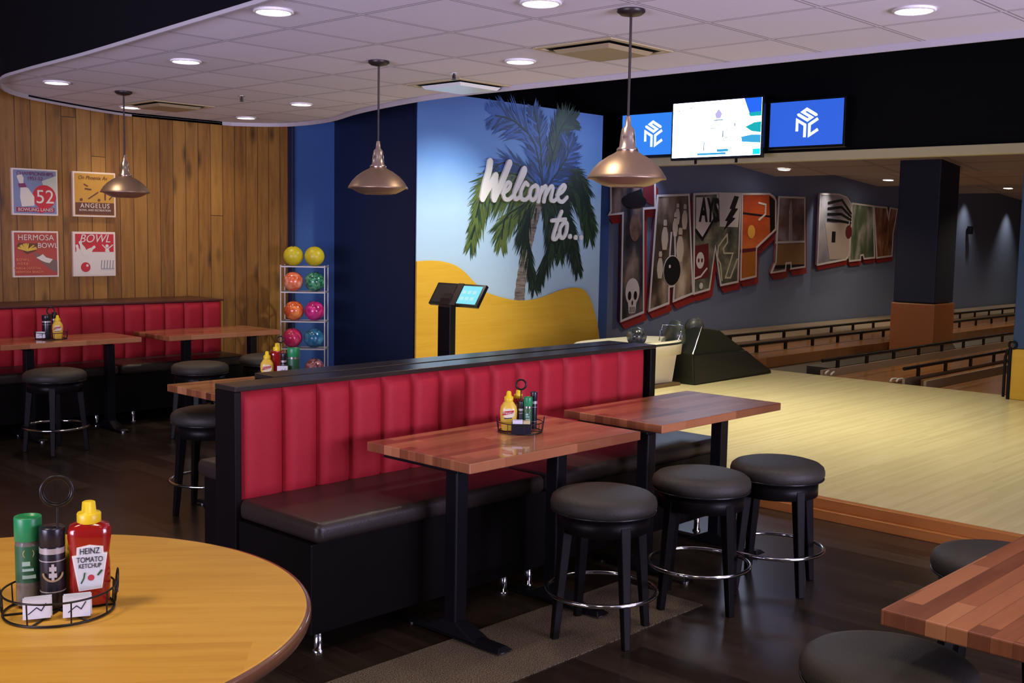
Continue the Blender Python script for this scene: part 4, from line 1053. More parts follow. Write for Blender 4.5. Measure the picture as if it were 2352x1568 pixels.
table(3.46, 4.62, 8.66, 9.22, 'butcher block table with a mustard bottle in front of the wall bench', posts=(-0.34, 0.33), py=-0.20)
table(4.83, 5.96, 8.58, 9.20, 'empty butcher block table at the end of the wall bench beside the ball rack', posts=(-0.34, 0.33), py=-0.19)

t = thing('round_table', 'large round honey oak table in the near left corner', 'table', (1.012, 2.63, 0), 0)
RT = 0.742
MB().lathe([(1e-5, 0.722), (RT - 0.03, 0.722), (RT - 0.004, 0.728), (RT, 0.738), (RT, 0.752), (RT - 0.004, 0.757), (RT - 0.012, 0.758)], (0, 0, 0), 160).lathe([(RT - 0.012, 0.758), (RT - 0.016, 0.760), (1e-5, 0.760)], (0, 0, 0), 160, 1, False).build('tabletop', [mat('brown_table_edge', (0.16, 0.07, 0.035), 0.22, coat=0.5), OAK], t)
MB().cyl((0, 0, 0), 0.05, 0.04, 0.70, 28).build('post', BLKMETAL, t)
MB().cyl((0, 0, 0), 0.16, 0.705, 0.7215, 28).build('mounting_plate', BLKMETAL, t)
MB().lathe([(0.30, 0.0), (0.30, 0.012), (0.10, 0.045), (0.05, 0.06)], (0, 0, 0), 40).build('base_disc', BLKMETAL, t)

# ---------------------------------------------------------------- stools
def make_stool():
    t = thing('bar_stool', 'stool', 'stool')
    MB().lathe([(1e-5, 0.620), (0.10, 0.619), (0.165, 0.614), (0.200, 0.604), (0.218, 0.590), (0.224, 0.572), (0.224, 0.555), (0.216, 0.540), (0.200, 0.530), (1e-5, 0.530)], (0, 0, 0), 56).build('seat_cushion', LEATHER, t)
    MB().torus((0, 0, 0.538), 0.219, 0.0045, 56, 6).build('piping', mat('black_piping', (0.012, 0.012, 0.014), 0.25), t)
    MB().lathe([(0.19, 0.455), (0.195, 0.458), (0.195, 0.530), (0.0, 0.5295)], (0, 0, 0), 48).build('seat_frame', BLKWOOD, t)
    for k in range(4):
        a = PI / 4 + k * PI / 2
        def q(r, z, w):
            cx, cy = r * math.cos(a), r * math.sin(a)
            ux, uy = math.cos(a), math.sin(a)
            return [(cx - ux * w + uy * w, cy - uy * w - ux * w, z), (cx + ux * w + uy * w, cy + uy * w - ux * w, z), (cx + ux * w - uy * w, cy + uy * w + ux * w, z), (cx - ux * w - uy * w, cy - uy * w + ux * w, z)]
        MB().hull8(q(0.218, 0.0, 0.015), q(0.172, 0.50, 0.024)).build('leg', BLKWOOD, t, 0.004)
    MB().torus((0, 0, 0.19), 0.232, 0.009, 64, 10).build('footring', CHROME, t)
    return t
ST = [(3.606, 2.865, 22, 'black round stool nearest the viewer, pushed to the table with the caddy'),
      (4.235, 2.800, 30, 'black round stool in the middle of the three before the long booth'),
      (4.735, 2.700, 20, 'black round stool standing clear by the wooden approach step'),
      (3.90, 1.35, 10, 'black round stool at the far side of the lower right table'),
      (2.71, 1.20, 35, 'black round stool at the near corner of the lower right table'),
      (3.52, 5.80, 40, 'black round stool behind the dark end panel of the booth divider'),
      (3.63, 8.12, 15, 'black round stool before the wall bench table with the mustard bottle'),
      (4.69, 7.86, 5, 'black round stool between the wall tables and the booth divider'),
      (5.42, 8.02, 33, 'black round stool at the empty wall table, behind the green can'),
      ]
proto = make_stool()
for i, (x, y, a, lab) in enumerate(ST):
    o = proto if i == 0 else dup(proto)
    o.location = (x, y, 0); o.rotation_euler = (0, 0, math.radians(a))
    o['label'] = lab; o['group'] = 'black leather bar stools'; o['category'] = 'stool'

# ---------------------------------------------------------------- condiments
KET = mat('ketchup_bottle_red', (0.30, 0.010, 0.008), 0.18, coat=0.6)
YCAP = mat('yellow_cap_plastic', (0.85, 0.62, 0.02), 0.35)
MUST = mat('mustard_yellow', (0.80, 0.55, 0.06), 0.3, coat=0.3)
GRN = mat('green_cap_plastic', (0.015, 0.26, 0.09), 0.35)
GRNL = mat('dark_green_label', (0.02, 0.11, 0.045), 0.4)
SHK = mat('shaker_black_plastic', (0.012, 0.012, 0.02), 0.28)
CLEARY = mat('clear_grey_jar', (0.16, 0.15, 0.13), 0.12, coat=0.5)
LBLW = mat('pale_label', (0.66, 0.72, 0.74), 0.45)
LBLB = mat('label_blue_black', (0.02, 0.03, 0.07), 0.4)
PACK = mat('white_paper_packet', (0.72, 0.74, 0.80), 0.6)
def face_cam(x, y): return -math.atan2(x, y)
def loft(b, secs, n=28, p=3.0, m=0):
    vs = []; fs = []
    for z, a, c in secs:
        for i in range(n):
            t_ = 2 * PI * i / n; cx, sx = math.cos(t_), math.sin(t_)
            vs.append((a * abs(cx) ** (2 / p) * (1 if cx >= 0 else -1), c * abs(sx) ** (2 / p) * (1 if sx >= 0 else -1), z))
    for k in range(len(secs) - 1):
        for i in range(n):
            j = (i + 1) % n; fs.append((k * n + i, k * n + j, (k + 1) * n + j, (k + 1) * n + i))
    b.add(vs, fs, m, True)
    b.add(vs[:n], [tuple(reversed(range(n)))], m); b.add(vs[-n:], [tuple(range(n))], m)
    return b
def ketchup(x, y, z, label, s=1.0, full=True, grp='squeeze bottles'):
    t = thing('ketchup_bottle', label, 'bottle', (x, y, z), face_cam(x, y), grp); t.scale = (s, s, s)
    body = loft(MB(), [(0.0, 0.040, 0.024), (0.006, 0.044, 0.028), (0.05, 0.047, 0.030), (0.10, 0.047, 0.030), (0.125, 0.045, 0.029), (0.165, 0.050, 0.031), (0.185, 0.050, 0.031), (0.196, 0.044, 0.028), (0.202, 0.026, 0.022)]).build('bottle_body', KET, t)
    MB().lathe([(0.027, 0.200), (0.028, 0.203), (0.028, 0.222), (0.026, 0.225), (0.017, 0.227), (0.015, 0.250), (0.011, 0.252), (1e-5, 0.252)], (0, 0, 0), 28).build('cap', YCAP, t)
    if full:
        K = [(-0.026, 0.040), (0.027, 0.044), (0.040, 0.130), (0.031, 0.130), (0.031, 0.146), (0.0, 0.152), (-0.029, 0.146), (-0.030, 0.127), (-0.040, 0.126)]
        lb = MB().prism(K, -0.0335, -0.025).build('label_panel', WHITE, t)
        MB().prism([(x_ * 0.88, 0.095 + (z_ - 0.095) * 0.93) for x_, z_ in K], -0.0340, -0.030).disc(0.002, 0.072, 0.0075, -0.0348, -0.03, 1, 16).ribbon([(-0.020, 0.060), (-0.014, 0.072), (-0.012, 0.084)], 0.003, -0.0348, -0.03, 2).ribbon([(0.018, 0.078), (0.026, 0.088)], 0.004, -0.0348, -0.03, 2).build('label_art', [LBLW, mat('tomato_red', (0.5, 0.05, 0.08), 0.4), GRNL], lb)
        text('HEINZ', 0.021, LBLB, lb, (0.0, -0.0350, 0.137), sx=0.75, depth=0.0004)
        text('TOMATO', 0.0185, LBLB, lb, (0.0, -0.0350, 0.116), sx=0.75, depth=0.0004)
        text('KETCHUP', 0.0155, LBLB, lb, (0.0, -0.0350, 0.101), sx=0.75, depth=0.0004)
    return t
def mustard(x, y, z, label, s=1.0, full=True):
    t = thing('mustard_bottle', label, 'bottle', (x, y, z), face_cam(x, y), 'squeeze bottles'); t.scale = (s, s, s)
    loft(MB(), [(0.0, 0.028, 0.020), (0.005, 0.031, 0.023), (0.05, 0.036, 0.026), (0.085, 0.038, 0.027), (0.105, 0.035, 0.025), (0.122, 0.024, 0.020), (0.130, 0.017, 0.016)], p=2.4).build('bottle_body', MUST, t)
    MB().lathe([(0.019, 0.129), (0.020, 0.133), (0.020, 0.147), (0.012, 0.153), (0.010, 0.170), (0.006, 0.174), (1e-5, 0.174)], (0, 0, 0), 24).build('cap', YCAP, t)
    if full:
        lb = MB().disc(0, 0.078, 1, -0.0285, -0.022, 0, 24, 0.027, 0.022).prism([(-0.028, 0.068), (0.020, 0.078), (0.024, 0.092), (-0.024, 0.086)], -0.0300, -0.024, 1).ribbon([(-0.018, 0.055), (0.014, 0.058)], 0.004, -0.0295, -0.024, 2).build('label_panel', [mat('label_cream', (0.80, 0.74, 0.50), 0.45), mat('label_red', (0.45, 0.03, 0.03), 0.45), LBLB], t)
        text('French\'s', 0.015, WHITE, lb, (-0.002, -0.0306, 0.080), sx=0.85, depth=0.0003)
    return t
def shaker(x, y, z, label, green, s=1.0, r=0.030, h=0.20, full=True):
    t = thing('seasoning_shaker', label, 'shaker', (x, y, z), face_cam(x, y), 'seasoning shakers'); t.scale = (s, s, s)
    if green:
        MB().lathe([(r * .96, 0.0), (r, 0.004), (r, h * 0.70), (r * .97, h * .72), (r * .97, h * .735)], (0, 0, 0), 32).build('container', CLEARY, t)
        w = MB().lathe([(r + .0006, h * 0.27), (r + .0006, h * 0.68)], (0, 0, 0), 32).build('label_wrap', GRNL, t)
        MB().lathe([(r * 1.03, h * .735), (r * 1.05, h * .74), (r * 1.05, h * .985), (r * 1.02, h), (r * .90, h), (r * .88, h * .975), (1e-5, h * .975)], (0, 0, 0), 32).build('cap', GRN, t)
        if full:
            MB().ribbon([(-r * .5, h * .34), (r * .5, h * .34)], 0.008, -r - .002, -r * .7, 0, cap=False).ribbon([(-r * .5, h * .42), (r * .35, h * .42)], 0.006, -r - .002, -r * .7, 0, cap=False).torus((0, -r * .93, h * .60), 0.012, 0.0016, 20, 6, 1, 'y').ribbon([(-r * .5, h * .49), (r * .1, h * .49)], 0.010, -r - .002, -r * .7, 0, cap=False).build('label_print', [mat('mint_print', (0.35, 0.52, 0.42), 0.5), mat('gold_green_print', (0.30, 0.34, 0.10), 0.5)], w)
    else:
        MB().lathe([(r * .96, 0.0), (r, 0.004), (r, h * 0.74), (r * .97, h * .76)], (0, 0, 0), 32).build('container', SHK, t)
        w = MB().lathe([(r + .0006, h * .68), (r + .0006, h * .75)], (0, 0, 0), 32).build('silver_band', mat('silver_band', (0.45, 0.44, 0.44), 0.3, metal=.3), t)
        for q in (.585, .20): MB().lathe([(r + .0006, h * q), (r + .0006, h * (q + .012))], (0, 0, 0), 32).build('band_line', MATS['silver_band'], t)
        MB().lathe([(r * 1.0, h * .765), (r * 1.02, h * .77), (r * 1.02, h * .98), (r * .98, h), (1e-5, h)], (0, 0, 0), 32).build('cap', SHK, t)
        if full:
            b = MB(); pts = [(r * .75 * math.cos(a), h * .46 + r * .75 * math.sin(a)) for a in [PI * (1.05 + .9 * k / 10) for k in range(11)]]
            b.ribbon(pts, 0.004, -r - .0015, -r * .6, 0, cap=False)
            b.ribbon([(0, h * .36), (0, h * .56)], 0.006, -r - .0018, -r * .6, 1, cap=False)
            b.ribbon([(-.008, h * .50), (.008, h * .50)], 0.010, -r - .0018, -r * .6, 1, cap=False)
            b.ribbon([(-.009, h * .42), (.009, h * .42)], 0.010, -r - .0018, -r * .6, 1, cap=False)
            b.build('label_print', [mat('tan_crest', (0.35, 0.25, 0.14), 0.5), mat('pale_crest', (0.50, 0.46, 0.46), 0.5)], w)
    return t
def caddy(x, y, z, label, s=1.0, rz=0.0, loop=0.035, height=0.30):
    t = thing('condiment_caddy', label, 'caddy', (x, y, z), rz, 'wire condiment caddies'); t.scale = (s, s, s)
    b = MB()
    b.torus((0, 0, 0.004), 0.12, 0.003, 56, 8); b.torus((0, 0, 0.055), 0.122, 0.0025, 56, 8)
    for k in range(8):
        a = 2 * PI * k / 8 + .2; b.tube([(0.12 * math.cos(a), 0.12 * math.sin(a), 0.004), (0.122 * math.cos(a), 0.122 * math.sin(a), 0.055)], 0.002, 6)
    for k in range(3):
        a = PI * k / 3; b.tube([(0.12 * math.cos(a), 0.12 * math.sin(a), 0.003), (-0.12 * math.cos(a), -0.12 * math.sin(a), 0.003)], 0.0025, 6)
    b.build('wire_basket', WIRE, t)
    for sg in (-1, 1):
        pts = [(sg * (0.125 + 0.004 * math.sin(6 * q)), -0.045 * math.cos(2 * PI * q) * (1 - .3 * q), 0.045 + 0.045 * math.sin(2 * PI * q) * (1 - .3 * q)) for q in [k / 24 for k in range(33)]]
        MB().tube(pts, 0.0022, 6).build('wire_scroll', WIRE, t)
    MB().tube([(0, 0, 0.004), (0, 0, height - 2 * loop)], 0.003, 8).torus((0, 0, height - loop), loop, 0.0042, 40, 8, 0, 'y').torus((0, 0.003, height - loop), loop * .86, 0.0025, 40, 8, 0, 'y').build('loop_handle', WIRE, t)
    return t
def packets(x, y, z, label, n=8, s=1.0, rz=0.0, ang=0.0):
    t = thing('sugar_packets', label, 'packets', (x, y, z), rz, 'paper packets in the caddies'); t.scale = (s, s, s)
    for k in range(n):
        b = MB().box(-0.030, 0.030, -0.0012, 0.0012, 0.0, 0.044)
        b.ribbon([(-0.018, 0.012), (0.0, 0.026), (0.010, 0.018), (0.020, 0.034)], 0.0022, -0.0016, 0.0, 1)
        o = b.build('packet', [PACK, LBLB], t); o.location = ((k % 3 - 1) * 0.002, k * 0.0045, (k % 2) * 0.002); o.rotation_euler = (-0.12, 0, (k % 3 - 1) * 0.03)
    return t
# near caddy on the round table: right-hand direction r, away direction f
r_ = Vector((0.6886, -0.7251)); f_ = Vector((0.7251, 0.6886))
C0 = Vector((1.128 + 0.6886 * 0.026, 2.585 - 0.7251 * 0.026))
def at(c, a, d): q = c + r_ * a + f_ * d; return q.x, q.y
ZT0 = 0.760
caddy(C0.x, C0.y, ZT0, 'wire caddy with ring handle crowded with bottles on the round oak table', 1.04, face_cam(*C0), 0.034, 0.315)
ketchup(*at(C0, 0.060, 0.040), ZT0 + 0.008, 'red ketchup bottle with yellow cap on the round table', 1.0)
shaker(*at(C0, -0.020, 0.015), ZT0 + 0.008, 'black seasoning shaker with silver bands on the round table', False, 1.0, 0.029, 0.195)
shaker(*at(C0, -0.084, 0.030), ZT0 + 0.008, 'green capped seasoning shaker on the round table', True, 1.0, 0.030, 0.215)
mustard(*at(C0, 0.010, 0.075), ZT0 + 0.008, 'yellow mustard bottle almost hidden behind the black shaker on the round table', 0.95, False)
x, y = at(C0, -0.018, -0.080); packets(x, y, ZT0 + 0.008, 'white paper packets below the black shaker on the round table', 6, 1.0, face_cam(x, y))
x, y = at(C0, 0.068, -0.062); packets(x, y, ZT0 + 0.008, 'white paper packets below the ketchup bottle on the round table', 8, 1.0, face_cam(x, y))

C1 = Vector((3.765, 3.50))
caddy(C1.x, C1.y, ZT0, 'black wire caddy on the table before the long red booth', 0.86, face_cam(*C1), 0.028, 0.285)
mustard(*at(C1, -0.056, -0.005), ZT0 + 0.007, 'yellow mustard bottle in the caddy before the long red booth', 1.06)
ketchup(*at(C1, -0.012, 0.050), ZT0 + 0.007, 'dark red ketchup bottle behind the mustard before the long red booth', 0.72, False)
shaker(*at(C1, 0.034, 0.0), ZT0 + 0.007, 'green capped shaker in the caddy before the long red booth', True, 0.95, 0.021, 0.165)
shaker(*at(C1, 0.062, 0.045), ZT0 + 0.007, 'black shaker at the right of the caddy before the long red booth', False, 0.95, 0.017, 0.185, False)
shaker(*at(C1, 0.002, 0.005), ZT0 + 0.007, 'slim dark shaker between mustard and green can before the booth', False, 0.9, 0.014, 0.150, False)
x, y = at(C1, 0.004, -0.075)
t = thing('packet_tray', 'black tray of paper packets in front of the caddy bottles', 'tray', (x, y, ZT0 + 0.007), face_cam(x, y))
MB().box(-0.046, 0.046, -0.028, -0.024, 0, 0.045).box(-0.046, 0.046, 0.024, 0.028, 0, 0.045).box(-0.046, -0.042, -0.024, 0.024, 0, 0.045).box(0.042, 0.046, -0.024, 0.024, 0, 0.045).box(-0.042, 0.042, -0.024, 0.024, 0, 0.004).build('tray_body', SHK, t)
b = MB()
for k in range(8): b.box(-0.040, 0.006, -0.020 + k * 0.005, -0.018 + k * 0.005, 0.005, 0.056 + (k % 2) * .003, 0); b.box(0.008, 0.040, -0.020 + k * 0.005, -0.018 + k * 0.005, 0.005, 0.054 + (k % 2) * .003, 1)
b.build('packets', [PACK, mat('yellow_packet', (0.62, 0.54, 0.26), 0.6)], t)

C2 = Vector((3.90, 5.62))
caddy(C2.x, C2.y, ZT0, 'wire caddy on the table behind the booth divider', 0.9, face_cam(*C2), 0.022, 0.31)
mustard(*at(C2, -0.075, -0.03), ZT0 + 0.007, 'mustard bottle with white label just above the booth cap', 1.05, True)
ketchup(*at(C2, -0.025, 0.03), ZT0 + 0.007, 'ketchup bottle in the caddy behind the booth divider', 0.90, False)
shaker(*at(C2, 0.075, 0.02), ZT0 + 0.007, 'dark green can in the caddy behind the booth divider', True, 1.0, 0.036, 0.20, False)
shaker(*at(C2, 0.022, -0.01), ZT0 + 0.007, 'thin dark shaker beside the green can behind the booth divider', False, 1.0, 0.016, 0.17, False)
x, y = at(C2, 0.03, -0.085)
packets(x, y, ZT0 + 0.06, 'white paper packets at the foot of the green can behind the booth', 6, 1.0, face_cam(x, y))

C3 = Vector((3.97, 8.93))
caddy(C3.x, C3.y, ZT0, 'wire caddy on the table before the wall bench', 1.0, face_cam(*C3), 0.03, 0.26)
mustard(*at(C3, 0.062, -0.02), ZT0 + 0.007, 'mustard bottle on the table before the wall bench', 1.1)
shaker(*at(C3, -0.035, 0.0), ZT0 + 0.007, 'black shaker beside the mustard on the wall bench table', False, 1.05, 0.034, 0.18, False)
shaker(*at(C3, 0.012, 0.04), ZT0 + 0.007, 'slim black shaker behind the mustard on the wall bench table', False, 1.05, 0.018, 0.20, False)
x, y = at(C3, -0.06, -0.06)
packets(x, y, ZT0 + 0.012, 'white paper packets beside the mustard on the wall bench table', 6, 1.1, face_cam(x, y))

# ---------------------------------------------------------------- ball rack
t = thing('ball_rack', 'narrow steel wire rack of bowling balls against the blue wall', 'rack', (6.82, 9.40, 0.0), -PI / 4)
hw, hd = 0.222, 0.120
RACKM = mat('grey_rack_metal', (0.36, 0.34, 0.31), 0.4, metal=0.3)
SH = [0.165, 0.475, 0.755, 1.055, 1.315]
for sx in (-1, 1):
    for sy in (-1, 1):
        MB().box(sx * hw - 0.006, sx * hw + 0.006, sy * hd - 0.006, sy * hd + 0.006, 0, 1.325).build('upright', RACKM, t, 0.002)
for z in SH:
    b = MB()
    for sy in (-1, 1): b.box(-hw, hw, sy * hd - 0.005, sy * hd + 0.005, z - 0.012, z)
    for sx in (-1, 1): b.box(sx * hw - 0.005, sx * hw + 0.005, -hd, hd, z - 0.012, z)
    for q in (-0.06, 0.06): b.tube([(-hw, q, z - 0.008), (hw, q, z - 0.008)], 0.005, 6)
    b.build('shelf', RACKM, t)
BALLS = [(-0.118, 4, 'yellow', 'plain yellow bowling ball on top of the rack, beside the plank wall', mat('yellow_ball', (0.60, 0.50, 0.02), 0.35, var=0.08)),
         (0.106, 4, 'yellow', 'plain yellow bowling ball on top of the rack, beside the dark recess', mat('yellow_ball', (0.60, 0.50, 0.02), 0.35)),
         (-0.120, 3, 'coral', 'coral orange bowling ball on the top inner shelf of the rack', marble('coral_ball', (0.75, 0.12, 0.04), (0.95, 0.40, 0.24))),
         (0.108, 3, 'green', 'green swirled bowling ball in the rack', marble('green_ball', (0.01, 0.12, 0.07), (0.12, 0.45, 0.24), 14)),
         (-0.112, 2, 'orange', 'orange swirled bowling ball on the second shelf beside a magenta one', marble('orange_ball', (0.65, 0.09, 0.03), (0.95, 0.30, 0.08))),
         (0.106, 2, 'magenta', 'magenta bowling ball on the second shelf beside an orange one', marble('magenta_ball', (0.45, 0.01, 0.14), (0.80, 0.06, 0.32))),
         (-0.130, 1, 'pink', 'hot pink bowling ball beside the blue one in the rack', marble('pink_ball', (0.55, 0.02, 0.10), (0.75, 0.06, 0.18))),
         (0.098, 1, 'blue', 'blue swirled bowling ball in the rack', marble('blue_ball', (0.015, 0.12, 0.26), (0.08, 0.34, 0.58))),
         (0.106, 0, 'rose', 'dusty rose bowling ball on the lowest visible rack shelf', marble('rose_ball', (0.20, 0.06, 0.08), (0.60, 0.28, 0.32)))]
for dx, k, _n, lab, m in BALLS:
    dx *= 0.96; x, y, z = 6.82 + dx * math.cos(-PI / 4), 9.40 + dx * math.sin(-PI / 4), SH[k] + 0.0995
    t = thing('bowling_ball', lab, 'bowling ball', (x, y, z), random.uniform(0, 3), 'bowling balls on the steel rack')
    MB().sphere((0, 0, 0), 0.101, 40, 24).build('ball_body', m, t)
    d = Vector((random.uniform(-.4, .4), random.uniform(-.2, .5), 0.8)).normalized()
    q = d.to_track_quat('Z', 'Y').to_matrix()
    b = MB()
    for hx, hy in ((0, 0), (0.02, 0.018), (-0.014, 0.026)):
        p = q @ Vector((hx, hy, 0.0985)); p2 = q @ Vector((hx, hy, 0.0995))
        b.tube([p, p2 + d * 0.0], 0.009, 12)
    b.build('finger_holes', INK, t)

# ---------------------------------------------------------------- check-in kiosk
t = thing('kiosk', 'slim black twin-screen kiosk stand in front of the yellow dune panel', 'kiosk', (6.44, 6.86, 0.0))
MB().box(-0.16, 0.18, -0.20, 0.20, 0.0, 0.012).build('base_plate', BLKMETAL, t, 0.003)
MB().box(-0.035, 0.035, -0.075, 0.075, 0.012, 1.06).build('column', BLKMETAL, t, 0.006)
b = MB()
P = [(-0.050, 1.045), (0.105, 1.245)]
b.hull8([(-0.035, -0.075, 1.05), (0.035, -0.075, 1.05), (0.035, 0.075, 1.05), (-0.035, 0.075, 1.05)], [(-0.02, -0.06, 1.13), (0.07, -0.06, 1.21), (0.07, 0.06, 1.21), (-0.02, 0.06, 1.13)])
b.build('neck', mat('dark_brown_metal', (0.035, 0.024, 0.022), 0.35, metal=.3), t, 0.004)
ang = math.atan2(0.155, 0.140)
h = bpy.data.objects.new('head', None)
def tilt_pts(b):   # local frame: u along +Y->-Y, v up the tilted face, w outwards
    out = []
    for (u, w, v) in b.v:
        # face normal points to -X and up
        nx, nz = -math.sin(ang), math.cos(ang) if False else math.sin(PI / 2 - ang)
        vx, vz = 0.105 / 0.19, 0.16 / 0.19
        nx, nz = -vz, vx
        out.append((0.025 + vx * v - nx * w, -u - 0.095, 1.165 + vz * v - nz * w))
    b.v = out; return b
hd_ = tilt_pts(MB().box(-0.295, 0.295, 0.0, 0.030, -0.105, 0.105)).build('head_panel', BEZEL, t, 0.004)
tilt_pts(MB().box(-0.270, -0.045, -0.003, 0.0, -0.085, 0.085)).build('dark_display', mat('dark_display', (0.030, 0.025, 0.022), 0.25), hd_)
tilt_pts(MB().box(0.040, 0.262, -0.003, 0.0, -0.085, 0.085)).build('lit_display', emit('kiosk_screen', (0.22, 0.78, 0.95), 1.0), hd_)
b = MB()
for k in range(6): b.rect(0.06 + (k % 3) * 0.06, 0.10 + (k % 3) * 0.06, -0.05 + (k // 3) * 0.06, -0.02 + (k // 3) * 0.06, -0.005, -0.003)
tilt_pts(b).build('screen_text', emit('kiosk_screen_tint', (0.45, 0.85, 0.85), 1.0), hd_)
tilt_pts(MB().box(-0.035, 0.032, -0.005, 0.0, -0.105, 0.105)).build('center_strip', MATS['dark_brown_metal'], hd_)

# ---------------------------------------------------------------- ball return
t = thing('ball_return', 'cream ball return rack on the wooden approach behind the booth end', 'ball return', (9.09, 6.95, 0.12))
def o_xy(pts, x0, y0): return [(a - x0, c - y0) for a, c in pts]
tray = []
for k in range(40):
    a = 2 * PI * k / 40; cx, sx = math.cos(a), math.sin(a)
    tray.append((0.72 * abs(cx) ** 0.55 * (1 if cx >= 0 else -1), 0.31 * abs(sx) ** 0.75 * (1 if sx >= 0 else -1)))
b = MB(); n = 40
def ring(z, s, dz=0): return [(x * s, y * s, z + dz * x) for x, y in tray]
R4 = [ring(0.33, 0.90), ring(0.335, 1.0), ring(0.445, 1.02), ring(0.468, 1.01), ring(0.488, 0.95), ring(0.42, 0.84)]
vs = [p for r in R4 for p in r]
fs = [(k * n + i, k * n + (i + 1) % n, (k + 1) * n + (i + 1) % n, (k + 1) * n + i) for k in range(5) for i in range(n)]
b.add(vs, fs[:2 * n] + fs[3 * n:], 0, True); b.add(vs, fs[2 * n:3 * n], 1, True); b.add(R4[0], [tuple(reversed(range(n)))], 0); b.add(R4[5], [tuple(range(n))], 1)
b.build('tray', [CREAM, mat('dark_rubber', (0.015, 0.02, 0.018), 0.5)], t)
MB().hull8([(-0.33, -0.17, 0.03), (0.55, -0.17, 0.03), (0.55, 0.17, 0.03), (-0.33, 0.17, 0.03)], [(-0.22, -0.22, 0.335), (0.55, -0.22, 0.335), (0.55, 0.22, 0.335), (-0.22, 0.22, 0.335)]).build('pedestal', CREAM, t, 0.01)
MB().hull8([(-0.60, -0.10, 0.0), (-0.40, -0.10, 0.0), (-0.40, 0.10, 0.0), (-0.60, 0.10, 0.0)], [(-0.50, -0.12, 0.335), (-0.26, -0.12, 0.335), (-0.26, 0.12, 0.335), (-0.50, 0.12, 0.335)]).build('front_leg', mat('tan_leg', (0.35, 0.28, 0.13), 0.5), t, 0.008)
MB().box(-0.62, 0.60, -0.24, 0.24, 0.0, 0.03).build('base_plate', mat('brown_base', (0.12, 0.07, 0.02), 0.6), t, 0.004)
MB().lathe([(0.15, 0.47), (0.17, 0.50), (0.165, 0.58), (0.13, 0.66), (0.07, 0.71), (1e-5, 0.72)], (0.645, -0.12, -0.04), 28, 0, True, 0.42, 0.75).build('ball_hood', mat('dark_green_hood', (0.035, 0.045, 0.035), 0.35, coat=.3), t)
MB().tube([(0.50, -0.26, 0.46), (0.52, -0.27, 0.56), (0.56, -0.27, 0.63), (0.56, -0.02, 0.63), (0.52, -0.02, 0.56), (0.50, -0.02, 0.46)], 0.009, 8).build('guard_rail', CHROME, t)
t = thing('bowling_ball', 'dark grey bowling ball resting on the cream ball return', 'bowling ball', (9.22, 6.95, 0.12 + 0.42 + 0.105))
MB().sphere((0, 0, 0), 0.105, 32, 20).build('ball_body', marble('charcoal_ball', (0.02, 0.022, 0.025), (0.10, 0.11, 0.12)), t)
t = thing('ball_ramp_cover', 'dark green and black sloping cover behind the cream ball return', 'ramp cover', (9.75, 6.95, 0.12))
GC = mat('dark_olive_plastic', (0.013, 0.015, 0.009), 0.5, spec=0.3)
b = MB()
prof = [(0.0, 0.335), (0.24, 0.60), (0.60, 0.555), (1.64, 0.04), (1.66, 0.0), (0.04, 0.0)]
yl = [-0.34, -0.28, -0.27, -0.32, -0.32, -0.34]
yr = [-0.05, -0.10, -0.10, -0.05, -0.05, -0.05]
vs = [(x, y, z) for (x, z), y in zip(prof, yl)] + [(x, y, z) for (x, z), y in zip(prof, yr)]
b.add(vs, [(0, 5, 4, 3, 2, 1), (6, 7, 8, 9, 10, 11), (0, 1, 7, 6), (1, 2, 8, 7), (2, 3, 9, 8), (3, 4, 10, 9), (4, 5, 11, 10), (5, 0, 6, 11)])
b.build('cover_shell', GC, t, 0.012)
MB().add([(0.02, -0.345, 0.315), (1.08, -0.325, 0.30), (1.60, -0.335, 0.03), (0.05, -0.352, 0.01), (0.02, -0.335, 0.315), (1.08, -0.30, 0.30), (1.60, -0.31, 0.03), (0.05, -0.34, 0.01)], [(0, 3, 2, 1), (4, 5, 6, 7), (0, 1, 5, 4), (1, 2, 6, 5), (2, 3, 7, 6), (3, 0, 4, 7)]).build('lower_skirt', mat('near_black_skirt', (0.008, 0.007, 0.006), 0.5), t)
MB().tube([(-0.005, -0.345, 0.335), (0.235, -0.285, 0.605)], 0.010, 8).build('chrome_edge', CHROME, t)
MB().lathe([(0.08, 0.0), (0.115, 0.05), (0.115, 0.10), (0.08, 0.15), (0.04, 0.17), (1e-5, 0.175)], (0.34, -0.12, 0.52), 28, 0, True, 1.1, 0.8).build('top_housing', mat('grey_green_housing', (0.05, 0.055, 0.05), 0.4), t)

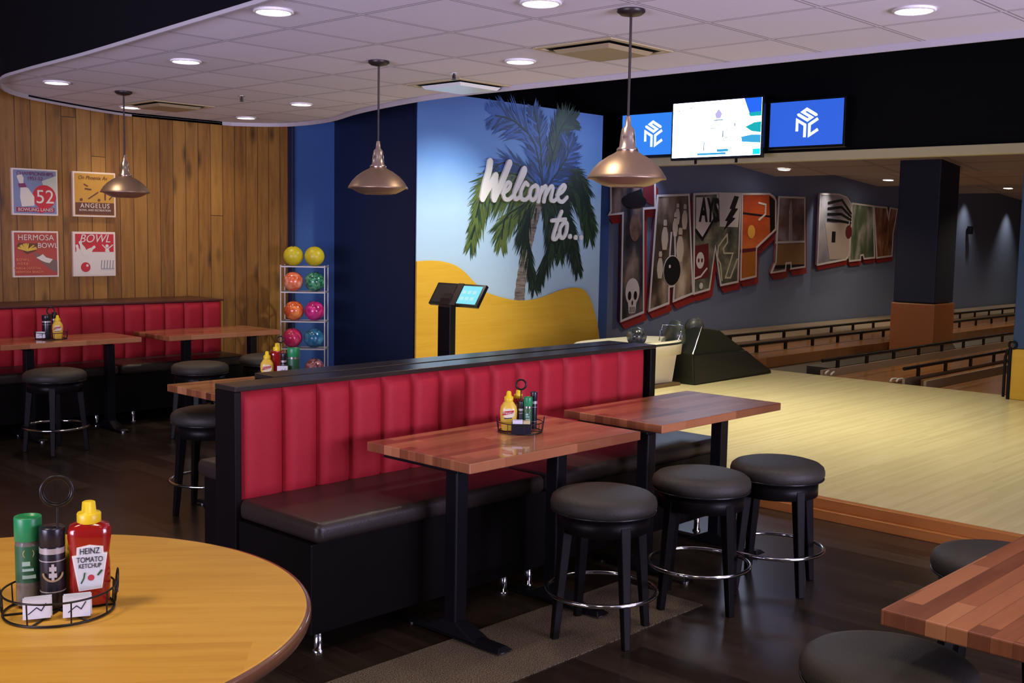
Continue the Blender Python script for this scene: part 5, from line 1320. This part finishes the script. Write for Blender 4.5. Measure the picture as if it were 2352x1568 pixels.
# ---------------------------------------------------------------- lanes and bumper rails
GUT = mat('pale_gutter', (0.32, 0.23, 0.16), 0.4)
DIV = mat('dark_division_cap', (0.05, 0.04, 0.025), 0.5)
def lane(y0, y1, label, x0=11.7, x1=34.0, rails=(1, 1), z=0.118):
    t = thing('bowling_lane', label, 'bowling lane', (x0, (y0 + y1) / 2, 0.04)); h = (y1 - y0) / 2
    g = 0.14
    MB().box(0.01, x1 - x0, -h + g, h - g, 0.0, z - 0.04).build('lane_boards', LANEWOOD, t)
    for s, on in zip((-1, 1), rails):
        ya, yb = sorted((s * h, s * (h - g + 0.005)))
        gt = MB().box(0.02, x1 - x0, ya, yb, 0.0, 0.03)
        yo = s * h
        gt.box(0.02, x1 - x0, min(yo, yo + s * 0.03), max(yo, yo + s * 0.03), 0.0, 0.135)
        gt.build('gutter', GUT, t)
        if not on: continue
        r = MB().tube([(0.03, s * (h + 0.012), 0.245), (x1 - x0, s * (h + 0.012), 0.245)], 0.021, 8)
        ro = r.build('bumper_rail', BLKMETAL, t)
        for k in range(int((x1 - x0) / 0.75)):
            bx_ = 0.40 + k * 0.75
            MB().box(bx_ - 0.035, bx_ + 0.035, s * (h + 0.012) - 0.008, s * (h + 0.012) + 0.008, 0.136, 0.232).build('rail_bracket', BLKMETAL, ro)
        MB().tube([(-0.01, s * (h - 0.05), 0.105), (0.03, s * (h - 0.05), 0.125), (0.10, s * (h - 0.03), 0.125)], 0.012, 8).tube([(-0.01, s * (h - 0.12), 0.100), (0.03, s * (h - 0.12), 0.12), (0.10, s * (h - 0.10), 0.12)], 0.012, 8).build('gutter_end', mat('white_gutter_end', (0.6, 0.58, 0.55), 0.4), t)
    return t
lane(5.20, 6.15, 'bowling lane between two black bumper rails nearest the approach edge')
lane(7.72, 8.58, 'bowling lane between the navy pillar and the letter wall')
lane(3.98, 4.93, 'bowling lane beside the blue and yellow pillar, without bumper rails', rails=(0, 0))
def cap(y0, y1, label, m, z=0.175, x0=11.72):
    t = thing('lane_divider', label, 'lane divider', (x0, (y0 + y1) / 2, 0.04)); h = (y1 - y0) / 2
    MB().box(0.3, 34 - x0, -h, h, 0.0, z - 0.04).build('divider_cap', m, t, 0.004)
cap(6.20, 6.52, 'brown wood divider between the bumper rail and the navy pillar', DIV)
cap(7.28, 7.67, 'brown wood divider behind the navy pillar', LANEWOOD)
cap(8.66, 9.90, 'pale divider along the foot of the letter wall', mat('tan_divider_cap', (0.30, 0.22, 0.14), 0.5))
cap(4.98, 5.12, 'narrow reddish divider in front of the nearest bumper rail', LANEWOOD, 0.15)
t = thing('safety_pole', 'thin black pole with a loop top beside the yellow pillar base', 'pole', (11.43, 3.975, 0.12))
MB().tube([(0, 0, 0), (0, 0, 0.52)], 0.018, 8).tube([(0.0, 0.045, 0.02), (0, 0.045, 0.42), (0, 0.02, 0.50)], 0.015, 8).build('pole_shaft', BLKMETAL, t)
MB().torus((0, -0.02, 0.545), 0.035, 0.012, 24, 8, 0, 'x').build('pole_loop', BLKMETAL, t)
